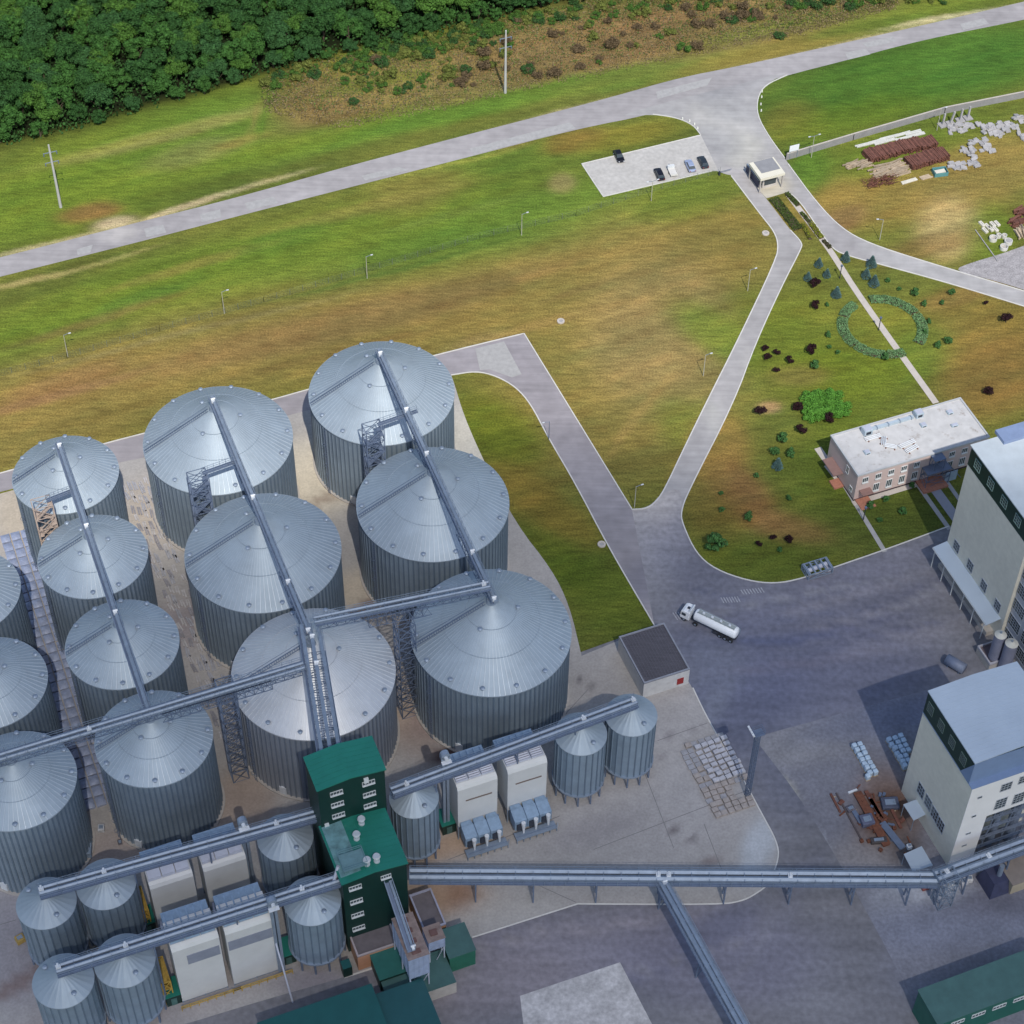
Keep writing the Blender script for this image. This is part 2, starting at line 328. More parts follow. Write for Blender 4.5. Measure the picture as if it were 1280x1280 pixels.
sheet('service_road', [(905, 205, 1), (914, 220), (951, 269), (968, 290), (973, 306), (970, 325), (920, 430), (884, 501), (850, 571), (835, 603), (824, 622), (810, 634), (790, 637, 1), (800, 670, 1), (862, 680, 1), (851, 650), (852, 635), (860, 615), (917, 504), (944, 430), (978, 356), (1000, 312), (1003, 304), (988, 288), (958, 248), (930, 216, 1)], .03,
  m_road, lin(172, 168, 172), [(920, 420, 6, 200, 28, lin(190, 186, 186), .5), (900, 540, 10, 80, 28, lin(194, 192, 190), .5)], 3)
sheet('silo_road', [(-60, 608), (0, 592), (129, 555), (180, 542), (340, 500), (385, 487), (540, 445), (655, 417, 1), (790, 637, 1), (840, 640, 1), (840, 790, 1), (818, 782, 1), (760, 683), (720, 606), (684, 545), (664, 506), (645, 484), (620, 470), (595, 464), (564, 469), (389, 512), (354, 521), (180, 573), (152, 577), (0, 615), (-60, 630)], .022,
  m_road, lin(158, 152, 160), [(760, 660, 40, 60, -60, lin(146, 142, 152), .5), (800, 730, 30, 60, -60, lin(128, 126, 140), .8)], 3)
YB = [(815, 645, 60, 50, 0, lin(186, 176, 172), .95), (800, 700, 40, 50, 0, lin(150, 146, 152), .8), (880, 690, 60, 60, 0, lin(112, 112, 130), .6), (900, 860, 110, 90, 20, lin(96, 100, 126), .7), (1040, 760, 130, 60, 10, lin(112, 110, 128), .6), (1060, 850, 120, 50, 10, lin(98, 100, 126), .6),
  (880, 830, 30, 60, -60, lin(120, 122, 136), .6), (1120, 700, 60, 14, 18, lin(134, 130, 142), .6), (700, 1190, 200, 50, 8, lin(134, 126, 136), .7), (900, 1200, 120, 60, 0, lin(122, 118, 136), .6), (620, 1230, 100, 40, 10, lin(140, 130, 134), .7),
  (1000, 960, 60, 60, 60, lin(108, 110, 130), .5), (1130, 800, 80, 14, 14, lin(140, 134, 142), .5), (1180, 1120, 60, 20, 20, lin(180, 180, 186), .5), (1200, 1190, 90, 50, 20, lin(130, 130, 148), .5), (1080, 740, 110, 5, 17, lin(146, 140, 148), .6), (1100, 765, 90, 4, 15, lin(140, 134, 142), .6), (1120, 790, 80, 4, 13, lin(96, 96, 116), .6), (1040, 790, 90, 5, 12, lin(98, 98, 122), .5), (1000, 830, 100, 5, 8, lin(118, 112, 126), .5), (960, 800, 80, 6, 4, lin(84, 90, 120), .6), (760, 1160, 120, 6, 8, lin(150, 140, 144), .5), (800, 1220, 120, 5, 20, lin(106, 104, 122), .5), (900, 1160, 60, 20, 30, lin(100, 100, 118), .6), (880, 900, 14, 60, -35, lin(132, 134, 146), .5), (1000, 745, 150, 3, 12, lin(150, 146, 150), .5), (980, 775, 140, 3, 8, lin(96, 98, 118), .5), (1010, 815, 130, 3, 5, lin(104, 104, 122), .5), (900, 745, 60, 3, -10, lin(92, 94, 114), .5), (860, 720, 5, 60, -15, lin(116, 114, 126), .5), (835, 700, 5, 60, -20, lin(130, 128, 136), .5), (1150, 735, 60, 4, 22, lin(100, 98, 114), .6), (1140, 750, 60, 3, 22, lin(150, 146, 150), .5), (950, 1180, 120, 4, 55, lin(134, 130, 138), .4), (850, 1200, 100, 3, 15, lin(140, 134, 138), .5), (740, 1240, 100, 3, 12, lin(112, 108, 118), .5), (640, 1175, 90, 3, 17, lin(156, 146, 146), .5), (1000, 1110, 14, 60, -30, lin(120, 118, 130), .5)]
sheet('asphalt_yard', [(790, 637, 1), (812, 634), (828, 615), (853, 610), (851, 640), (853, 655), (870, 692), (894, 712), (934, 726), (968, 730), (1001, 724), (1052, 706), (1102, 689), (1186, 658), (1420, 575, 1), (1500, 1500, 1), (-200, 1500, 1), (-200, 1150, 1), (818, 782, 1)], .034,
  m_yard, lin(124, 121, 126), YB, 1.8, K=(.91, .94, .93))
m_cyard = mat('concrete_yard', ROADC, .9, var=.16, scale=.22, attr=True, scale2=1.6)
sheet('concrete_yard', [(942, 922, 1), (1160, 862, 1), (1500, 780, 1), (1500, 1500, 1), (1230, 1500, 1), (1160, 1290), (1098, 1165), (1010, 1010)], .04, m_cyard, lin(128, 126, 134),
  [(1000, 930, 90, 26, 12, lin(150, 146, 146), .7), (1100, 900, 110, 22, 12, lin(104, 108, 130), .6), (1110, 1010, 40, 50, 0, lin(124, 96, 78), .8), (1090, 1070, 60, 30, 0, lin(150, 140, 134), .6), (1120, 1120, 20, 40, -60, lin(170, 170, 176), .5), (1200, 1150, 120, 34, 5, lin(140, 142, 158), .6), (1170, 1110, 40, 14, 0, lin(210, 210, 214), .6), (1250, 1130, 50, 20, 0, lin(96, 92, 100), .7), (1100, 1020, 26, 34, -50, lin(96, 66, 50), .8), (1125, 1000, 20, 12, 0, lin(104, 74, 56), .7), (1130, 1060, 24, 20, 0, lin(84, 70, 66), .7), (1150, 1105, 16, 24, -50, lin(196, 196, 204), .7), (990, 985, 14, 5, -50, lin(178, 172, 160), .7), (1015, 1035, 26, 4, -50, lin(176, 176, 180), .5)], 2, K=(.90, .93, .94))
AB = [(590, 560, 50, 100, -60, lin(214, 206, 186), .6), (200, 640, 40, 60, -70, lin(184, 172, 158), .9), (380, 600, 50, 110, -70, lin(204, 192, 170), .9), (445, 740, 26, 90, -70, lin(194, 180, 160), .9), (20, 640, 30, 40, 0, lin(196, 180, 156), .8), (410, 620, 6, 60, -70, lin(140, 120, 104), .7), (455, 760, 8, 50, -60, lin(110, 90, 84), .8),
  (560, 940, 30, 12, 15, lin(70, 42, 40), .95), (520, 900, 30, 40, 0, lin(170, 148, 134), .7), (540, 900, 60, 20, 0, lin(164, 140, 134), .5), (550, 1120, 60, 22, 0, lin(176, 140, 108), .8), (580, 1120, 20, 20, 0, lin(130, 84, 56), .5), (640, 1140, 70, 20, 0, lin(186, 180, 172), .7), (560, 1060, 60, 16, 12, lin(190, 150, 112), .6),
  (800, 1000, 110, 90, 0, lin(172, 166, 162), .6), (730, 880, 40, 40, 0, lin(176, 168, 160), .6), (830, 900, 60, 30, 14, lin(176, 170, 166), .5), (950, 1060, 20, 40, -30, lin(190, 196, 200), .6), (150, 1060, 60, 26, 15, lin(164, 148, 138), .8), (30, 1180, 60, 80, 0, lin(150, 144, 150), .7), (20, 1230, 50, 10, 30, lin(120, 88, 76), .6),
  (300, 1000, 40, 40, 0, lin(170, 148, 130), .8), (180, 1250, 120, 40, 15, lin(158, 148, 148), .6), (230, 780, 30, 130, -70, lin(150, 140, 142), .7), (400, 1230, 60, 20, 0, lin(132, 122, 130), .6), (740, 1040, 60, 16, 20, lin(140, 134, 134), .5), (500, 870, 16, 40, 0, lin(196, 176, 154), .7), (845, 1035, 7, 3, 15, lin(110, 100, 100), .8), (865, 1050, 5, 3, 15, lin(112, 104, 104), .8), (885, 1078, 14, 6, 15, lin(120, 104, 100), .7), (835, 1028, 4, 3, 0, lin(116, 108, 108), .7), (720, 850, 5, 3, -40, lin(96, 88, 90), .7), (735, 860, 6, 3, -50, lin(100, 92, 92), .7), (790, 960, 50, 1.6, 17, lin(110, 104, 108), .6), (840, 920, 40, 1.4, 17, lin(116, 108, 110), .6), (780, 1090, 80, 3, 0, lin(188, 182, 176), .4)]
APRON = [(-80, 640), (0, 617), (152, 577), (180, 573), (354, 521), (389, 512), (564, 469, 1), (568, 480), (580, 520), (604, 575), (645, 655), (690, 712), (712, 757), (727, 820, 1), (818, 782, 1), (866, 860), (880, 890), (905, 935), (931, 978), (953, 1019), (971, 1052), (974, 1073), (961, 1105), (950, 1114), (930, 1126), (900, 1131), (722, 1130, 1), (590, 1172), (500, 1200), (430, 1222), (330, 1250), (200, 1290), (0, 1340), (-80, 1360)]
sheet('concrete_apron', APRON, .046, m_apr, lin(170, 164, 158), AB, 1.6, K=(.90, .915, .94))
m_slab = mat('pale_slab', (.46, .44, .41), .9, var=.09, scale=.25, scale2=1)
sheet('parking_lot', [(727, 205, 1), (876, 169, 1), (884, 185), (898, 214, 1), (890, 214, 1), (754, 246, 1)], .05, m_slab)
sheet('concrete_patch', [(650, 1245, 1), (775, 1203, 1), (820, 1290, 1), (660, 1330, 1)], .052, mat('slab2', (.46, .44, .43), .9, var=.2, scale=1.2, scale2=.3))
for i, q in enumerate([[(96, 312), (116, 306), (113, 316), (97, 319)], [(180, 286), (204, 281), (208, 291), (183, 297)], [(250, 268), (275, 262), (277, 272), (252, 278)], [(306, 254), (342, 246), (348, 254), (310, 263)], [(587, 186), (712, 153), (720, 161), (592, 194)], [(452, 220), (498, 209), (512, 213), (456, 226)], [(820, 115), (890, 97), (884, 107), (822, 124)],
     [(1056, 66), (1082, 61), (1088, 68), (1060, 75)], [(1078, 54), (1116, 46), (1122, 52), (1084, 60)], [(1200, 30), (1230, 23), (1236, 30), (1204, 38)], [(594, 436), (630, 427), (652, 468), (640, 472), (612, 462), (600, 463)]]):
    sheet('road_patch', [(a, b, 1) for a, b in q], .054 + .0008 * i, mat('road_patch', (.37, .36, .35), .9, var=.14, scale=1.))
def strip(name, pts, wd, z, m_, closed=False, smooth=True):
    P = [G(*p) for p in (chaikin(pts, closed=False) if smooth else pts)]; n = len(P); L_ = []; R_ = []
    for i, p in enumerate(P):
        a = P[max(i - 1, 0)]; b = P[min(i + 1, n - 1)]; d = (b - a); d.z = 0; d.normalize(); nn = Vector((-d.y, d.x, 0)) * wd / 2; L_.append(p + nn); R_.append(p - nn)
    b = MB(); b.add([(q.x, q.y, z) for q in L_] + [(q.x, q.y, z) for q in R_], [(i, i + n, i + n + 1, i + 1) for i in range(n - 1)])
    return tag(b.build(name, m_), kind='structure')
def kerb(pts, wd=.24, h=.14, m_=None, smooth=True, name='kerb'):
    P = [G(*p) for p in (chaikin(pts, closed=False) if smooth else pts)]; n = len(P); b = MB(); sec = []
    for i, p in enumerate(P):
        a = P[max(i - 1, 0)]; c = P[min(i + 1, n - 1)]; d = (c - a); d.z = 0; d.normalize(); nn = Vector((-d.y, d.x, 0)) * wd / 2
        sec.append([p + nn, p - nn, p - nn + Vector((0, 0, h)), p + nn + Vector((0, 0, h))])
    vs = [v for s_ in sec for v in s_]; fs = [(4 * i + q, 4 * i + 4 + q, 4 * i + 4 + (q + 1) % 4, 4 * i + (q + 1) % 4) for i in range(n - 1) for q in range(4)] + [(0, 1, 2, 3), (4 * n - 1, 4 * n - 2, 4 * n - 3, 4 * n - 4)]
    b.add(vs, fs); return tag(b.build(name, m_ or m_kerb), kind='structure')
kerb([(-60, 608), (0, 592), (129, 555), (180, 542), (340, 500), (385, 487), (540, 445), (655, 417, 1), (790, 637, 1)])
kerb([(790, 637), (810, 636), (824, 623), (835, 603), (850, 571), (884, 501), (920, 430), (970, 325), (973, 306), (968, 290), (951, 269), (914, 220)])
kerb([(1186, 658), (1102, 689), (1052, 706), (1001, 724), (968, 730), (934, 726), (894, 712), (870, 692), (853, 655), (851, 640), (860, 615), (917, 504), (944, 430), (978, 356), (1001, 312), (1003, 304), (988, 288)])
kerb([(564, 469), (595, 464), (620, 470), (645, 484), (664, 506), (684, 545), (720, 606), (760, 683), (818, 782)])
kerb([(866, 860), (880, 890), (905, 935), (931, 978), (953, 1019), (971, 1052), (974, 1073), (961, 1105), (950, 1114), (930, 1126), (900, 1131), (722, 1130, 1), (590, 1172)])
kerb([(984, 94), (957, 106), (947, 121), (946, 144), (961, 171), (981, 198)])
kerb([(985, 205), (1021, 254), (1052, 286), (1085, 304), (1152, 326), (1280, 364), (1400, 400)])
kerb([(1400, 420), (1280, 383), (1186, 354), (1102, 331), (1060, 320), (1041, 312), (1025, 289), (1000, 252), (985, 240)])
kerb([(876, 169), (727, 205, 1), (754, 246, 1), (890, 214)], .2)
kerb([(816, 143), (845, 147), (866, 156), (876, 169)], .2)
kerb([(430, 1222), (500, 1200)], .3)
m_path = mat('path_concrete', (.50, .45, .40), .9, var=.1)
m_path2 = mat('path_grey', (.36, .35, .34), .9, var=.12)
strip('footpath', [(985, 243), (1028, 300), (1041, 318), (1075, 372), (1170, 504)], 1.5, .06, m_path)
strip('footpath', [(1022, 560), (1036, 580)], 1.6, .063, m_path)
strip('footpath', [(1032, 582), (1053, 608)], .9, .066, m_path)
strip('footpath', [(1055, 606), (1106, 690)], 1.0, .069, m_path2)
strip('footpath', [(1066, 630), (1190, 592)], 1.3, .072, m_path)
strip('footpath', [(1147, 606), (1187, 662)], 1.0, .075, m_path2)
strip('footpath', [(1160, 600), (1198, 652)], 2.2, .078, mat('path_blue', (.30, .30, .33), .9, var=.1))
strip('footpath', [(1176, 592), (1210, 640)], .9, .081, m_path2)
sheet('gravel_track', [(1190, 338), (1215, 328), (1250, 318), (1300, 300), (1330, 380), (1280, 362), (1240, 350)], .016, mat('gravel', (.33, .31, .31), .95, var=.25, scale=.7, scale2=3))
m_joint = mat('joint_filler', (.20, .19, .19), .9, var=.2)
for a_, b_ in (((822, 926), (884, 904)), ((760, 955), (818, 933)), ((742, 1062), (872, 1012)), ((560, 1075), (700, 1020)), ((700, 900), (735, 862)), ((872, 1012), (942, 985)), ((780, 900), (842, 1060)), ((20, 1150), (0, 1156)), ((880, 1030), (905, 1095)), ((640, 1092), (720, 1128))):
    strip('expansion_joint', [a_, b_], .13, .0505, m_joint, smooth=False)
def mark_px(lst, name='road_marking'):
    b = MB()
    for (x, y, dx, dy) in lst:
        p = G(x, y); q = G(x + dx, y + dy); d = (q - p); d.normalize(); n_ = Vector((-d.y, d.x, 0)) * .11
        b.add([(*(p + n_).xy, .06), (*(q + n_).xy, .06), (*(q - n_).xy, .06), (*(p - n_).xy, .06)], [(0, 1, 2, 3)])
    tag(b.build(name, mat('worn_paint', (.34, .34, .37), .8, var=.35, scale=1.5)), kind='structure')
mark_px([(901 + i * 3.4, 747 - i * .2, 4, 7) for i in range(7)] + [(926 + i * 3.6, 737.5 - i * .4, 4, 6) for i in range(8)] + [(841 + i * 3.2, 766 - i * .5, 6, 9) for i in range(3)])
# ================================================================= OBJECT MATERIALS
m_galv = mat('galvanised_wall', (.255, .315, .375), .5, .35, var=.13, scale=.25, scale2=.06)
m_galvr = mat('galvanised_roof', (.315, .375, .425), .57, .30, var=.08, scale=.3, scale2=.08)
m_galvn = mat('bright_galvanised_roof', (.55, .565, .58), .46, .4, var=.07, scale=.3)
m_galvnw = mat('bright_galvanised_wall', (.33, .36, .41), .5, .45, var=.08, scale=.25)
m_galvh = mat('hopper_wall', (.27, .345, .42), .5, .4, var=.12, scale=.4)
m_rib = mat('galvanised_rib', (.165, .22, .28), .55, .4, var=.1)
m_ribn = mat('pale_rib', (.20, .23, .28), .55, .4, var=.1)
m_seam = mat('roof_seam', (.43, .485, .53), .48, .4, var=.08)
m_seamn = mat('pale_roof_seam', (.68, .69, .70), .42, .5, var=.08)
m_steel = mat('galvanised_steel', (.27, .325, .40), .55, .4, var=.14, scale=.8)
m_steel2 = mat('dull_steel', (.15, .19, .27), .65, .35, var=.15, scale=.8)
m_light = mat('pale_fitting', (.66, .68, .70), .5, .1, var=.1)
m_dark = mat('dark_recess', (.03, .035, .05), .6)
m_glass = mat('window_glass', (.035, .05, .06), .18, var=.1, spec=.6)
m_white = mat('white_frame', (.62, .64, .64), .6)
m_plinth = mat('plinth_concrete', (.42, .385, .35), .9, var=.15)
m_gw = mat('green_cladding', (.004, .030, .024), .5, .1, var=.12, scale=.5)
m_gr = mat('green_roof_sheet', (.018, .185, .135), .42, .15, var=.09, scale=.4, dirt=None)
m_gr2 = mat('dusty_green_roof', (.055, .125, .115), .6, 0, var=.16, scale=.5)
m_gr3 = mat('dark_green_roof', (.012, .088, .085), .5, .1, var=.10, scale=.4)
m_beige = mat('cream_wall', (.66, .625, .53), .85, var=.05, scale=.12, scale2=.9)
m_creamf = mat('pale_wall', (.72, .70, .68), .85, var=.05, scale=.2)
m_mroof = mat('pale_metal_roof', (.43, .50, .575), .5, .15, var=.06, scale=.15)
m_troof = mat('pale_membrane_roof', (.46, .51, .54), .7, 0, var=.10, scale=.3)
m_dryer = mat('dryer_panel', (.60, .60, .585), .6, .1, var=.06, scale=.3, dirt=((.42, .36, .26), .35, .64))
m_bluefab = mat('dusty_blue_duct', (.22, .31, .42), .7, .1, var=.16, scale=1.2)
m_louvre = mat('pale_louvre', (.50, .52, .60), .6, .2, var=.08)
m_yellow = mat('yellow_steel', (.42, .27, .05), .6, 0, var=.3, scale=1.5)
m_brown = mat('bitumen_roof', (.145, .125, .13), .95, var=.16, scale=.7)
m_orange = mat('orange_render', (.52, .27, .16), .85, var=.1)
m_pink = mat('pink_render', (.55, .43, .40), .85, var=.05, scale=.4)
m_brick = mat('red_paving', (.40, .17, .11), .9, var=.2, scale=2)
m_rust = mat('rusty_steel', (.16, .065, .045), .85, .1, var=.35, scale=1.2, island=.25)
m_rusto = mat('orange_rust', (.155, .058, .032), .85, 0, var=.35, scale=1.5)
m_wood = mat('weathered_timber', (.42, .33, .23), .9, var=.25, scale=1., island=.3)
m_conc = mat('broken_concrete', (.37, .355, .35), .9, var=.18, scale=1., island=.2)
m_black = mat('tyre_rubber', (.018, .018, .02), .8)
m_bark = mat('bark', (.09, .065, .045), .95, var=.3, scale=3)
def mleaf(n, c, isl=.45): return mat(n, c, .75, var=.18, scale=.5, island=isl, spec=.15)
# ================================================================= SILOS
def silo_mesh(R_, H, c, nr, wallm, roofm, vent_n):
    root_parts = []
    b = MB(); z0 = .35; lv = [z0, H]
    prof = []
    for i in range(nr):
        t0 = 2 * math.pi * i / nr
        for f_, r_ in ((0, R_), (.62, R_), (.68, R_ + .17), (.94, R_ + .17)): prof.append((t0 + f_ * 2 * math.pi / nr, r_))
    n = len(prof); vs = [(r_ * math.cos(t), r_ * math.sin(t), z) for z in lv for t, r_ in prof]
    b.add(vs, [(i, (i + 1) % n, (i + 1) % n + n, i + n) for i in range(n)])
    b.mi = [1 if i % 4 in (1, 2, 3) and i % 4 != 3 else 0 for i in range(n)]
    nb = int(H / 1.15)
    for i in range(1, nb): b.ring((0, 0), R_ - .02, R_ + .02, z0 + (H - z0) * i / nb - .04, z0 + (H - z0) * i / nb + .04, 60)
    r = MB(); Re = R_ + .32
    prof = []
    for i in range(nr):
        t0 = 2 * math.pi * i / nr
        for f_, h_ in ((0, 0), (.80, 0), (.84, .07), (.96, .07)): prof.append((t0 + f_ * 2 * math.pi / nr, h_))
    rad = [Re, R_ * .62, R_ * .32, .9]; vs = []
    for k_, q in enumerate(rad):
        for t, h_ in prof: vs.append((q * math.cos(t), q * math.sin(t), H + .12 + c * (1 - q / Re) + (h_ if k_ < 2 else h_ * .45)))
    for k_ in range(3): r.f += [(k_ * n + i, k_ * n + (i + 1) % n, (k_ + 1) * n + (i + 1) % n, (k_ + 1) * n + i) for i in range(n)]
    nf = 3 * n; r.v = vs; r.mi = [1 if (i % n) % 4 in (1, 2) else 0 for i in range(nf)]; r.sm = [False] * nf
    r.ring((0, 0), R_ - .1, Re + .03, H - .12, H + .13, 90)
    for q in (.62, .32): r.ring((0, 0), R_ * q - .05, R_ * q + .05, H + .12 + c * (1 - R_ * q / Re) - .02, H + .12 + c * (1 - R_ * q / Re) + .075, 72)
    return b, r, Re
def vent_mb():
    v = MB(); v.tube((0, 0, 0), (0, 0, .45), .3, 8); v.tube((0, 0, .45), (0, 0, .62), .48, 8, .2); v.tube((-.1, 0, .1), (-.7, 0, .1), .22, 8); return v
SILO_VENT = None
def make_silo(label, R_, H, c, nr, wallm, roofm, loc, lad, vn, doors=True, group=None):
    global SILO_VENT
    t = thing('grain_silo', label, 'silo', loc, 0, group)
    b, r, Re = silo_mesh(R_, H, c, nr, wallm, roofm, vn)
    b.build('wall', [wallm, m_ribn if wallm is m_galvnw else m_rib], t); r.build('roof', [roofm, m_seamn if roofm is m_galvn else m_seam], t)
    p = MB(); p.ring((0, 0), R_ - .5, R_ + .55, 0, .36, 72); p.build('plinth', m_plinth, t)
    a = MB(); a.tube((0, 0, H + c - .55), (0, 0, H + c + .35), 1.0, 16, .8); a.tube((0, 0, H + c + .35), (0, 0, H + c + .9), .4, 10); a.build('roof_cap', m_steel, t)
    def zr(q): return H + .12 + c * (1 - q / Re)
    for i in range(vn):
        th = 2 * math.pi * (i + .3) / vn
        if SILO_VENT is None: v = vent_mb().build('roof_vent', m_steel, t); SILO_VENT = v.data
        else:
            v = bpy.data.objects.new('roof_vent', SILO_VENT); COL.objects.link(v); link_child(v, t)
        q = R_ * .95; v.location = (q * math.cos(th), q * math.sin(th), zr(q)); v.rotation_euler = (0, 0, th)
    for i in range(3):
        th = 2 * math.pi * (i / 3) + .9 + lad
        v = bpy.data.objects.new('roof_vent', SILO_VENT); COL.objects.link(v); link_child(v, t)
        q = R_ * .34; v.location = (q * math.cos(th), q * math.sin(th), zr(q)); v.rotation_euler = (0, 0, th)
    l = MB(); d = Vector((math.cos(lad), math.sin(lad), 0)); s_ = Vector((-d.y, d.x, 0))
    p0 = d * (R_ + .1) + Vector((0, 0, zr(R_) + .25)); p1 = d * 1.2 + Vector((0, 0, zr(1.2) + .25))
    for e in (-.35, .35): l.bar(p0 + s_ * e, p1 + s_ * e, .09); l.bar(p0 + s_ * e + Vector((0, 0, .8)), p1 + s_ * e + Vector((0, 0, .8)), .06)
    k_ = int((p1 - p0).length / .5)
    for i in range(k_):
        q = p0.lerp(p1, i / k_); l.bar(q - s_ * .35, q + s_ * .35, .1)
    l.build('roof_ladder', m_steel2, t)
    l = MB(); d2 = Vector((math.cos(lad + .5), math.sin(lad + .5), 0)); s2 = Vector((-d2.y, d2.x, 0)); q = d2 * (R_ + .75)
    for e in (-.3, .3): l.bar(q + s2 * e + Vector((0, 0, .2)), q + s2 * e + Vector((0, 0, H + .6)), .07)
    for i in range(int(H / .6)): l.bar(q - s2 * .3 + Vector((0, 0, .5 + i * .6)), q + s2 * .3 + Vector((0, 0, .5 + i * .6)), .05)
    for i in range(5): l.ring((q.x + d2.x * .3, q.y + d2.y * .3), .38, .43, 3 + i * (H - 4) / 5, 3.08 + i * (H - 4) / 5, 10)
    l.build('wall_ladder', m_steel2, t)
    dr = MB(); th = lad + .9
    dr.obox(((R_ + .12) * math.cos(th), (R_ + .12) * math.sin(th), 1.5), .3, 1.4, 2.1, th); dr.build('door', m_light, t)
    return t
H1, R1, C1h = 19.24, 14.5, 9.24; H2, R2, C2h = 20.87, 9.96, 6.28
LAD = R(196)
def apx(px, py, H): g = G(px, py, H); return (g.x, g.y, 0)
bigs = {'C1': (475, 450), 'C2': (540, 589), 'C3': (614, 750), 'B1': (267, 509), 'B2': (324, 650), 'B3': (388, 802)}
lab = {'C1': 'large blue-grey corrugated silo nearest the hedge-free field corner, farthest of the right-hand row of three', 'C2': 'large blue-grey silo in the middle of the right-hand row, beside the grass wedge',
 'C3': 'large blue silo at the near end of the right-hand row, behind the dust-stained white dryers', 'B1': 'large silo at the far end of the middle row behind a blue stair tower',
 'B2': 'large blue silo in the middle of the middle row, behind the brightest roof', 'B3': 'large silo with the brightest silvery roof, behind the green tower'}
lab['C1'] = 'large blue-grey silo at the far end of the right-hand row, beside the road bend'
POS = {}
for k_, v in bigs.items():
    p = apx(*v, H1 + C1h + .1); POS[k_] = Vector(p)
    br = k_ == 'B3'
    make_silo(lab[k_], R1, H1, C1h, 92, m_galvnw if br else m_galv, m_galvn if br else m_galvr, p, LAD, 14, group='large grain silos in two rows')
A1p = Vector(apx(76, 566, H2 + C2h)); A4p = Vector(apx(187, 897, H2 + C2h)); stp = (A4p - A1p) / 3
smalls = [('A1', 0, 'medium silo at the far end of the left row, with a rusty lattice stair tower'), ('A2', 1, 'second medium silo from the road in the row under one long conveyor'), ('A3', 2, 'third medium silo from the road in the row under the long thin conveyor'), ('A4', 3, 'medium silo with a bright streak on its cone where two conveyors cross')]
for k_, i, l_ in smalls:
    p = A1p + stp * i; POS[k_] = p
    make_silo(l_, R2, H2, C2h, 66, m_galv, m_galvr, p, LAD, 12, group='medium grain silos in the left rows')
Z4p = Vector(apx(13, 950, H2 + C2h))
for i, l_ in ((3, 'medium silo at the left picture edge, nearest the small silos, cut by the frame'), (2, 'medium silo cut by the left picture edge, half of its roof showing'), (1, 'medium silo at the left picture edge with only a sliver of roof showing')):
    p = Z4p + stp * (i - 3); POS['Z%d' % (i + 1)] = p
    make_silo(l_, R2, H2, C2h, 66, m_galv, m_galvr, p, LAD, 12, group='medium grain silos in the left rows')
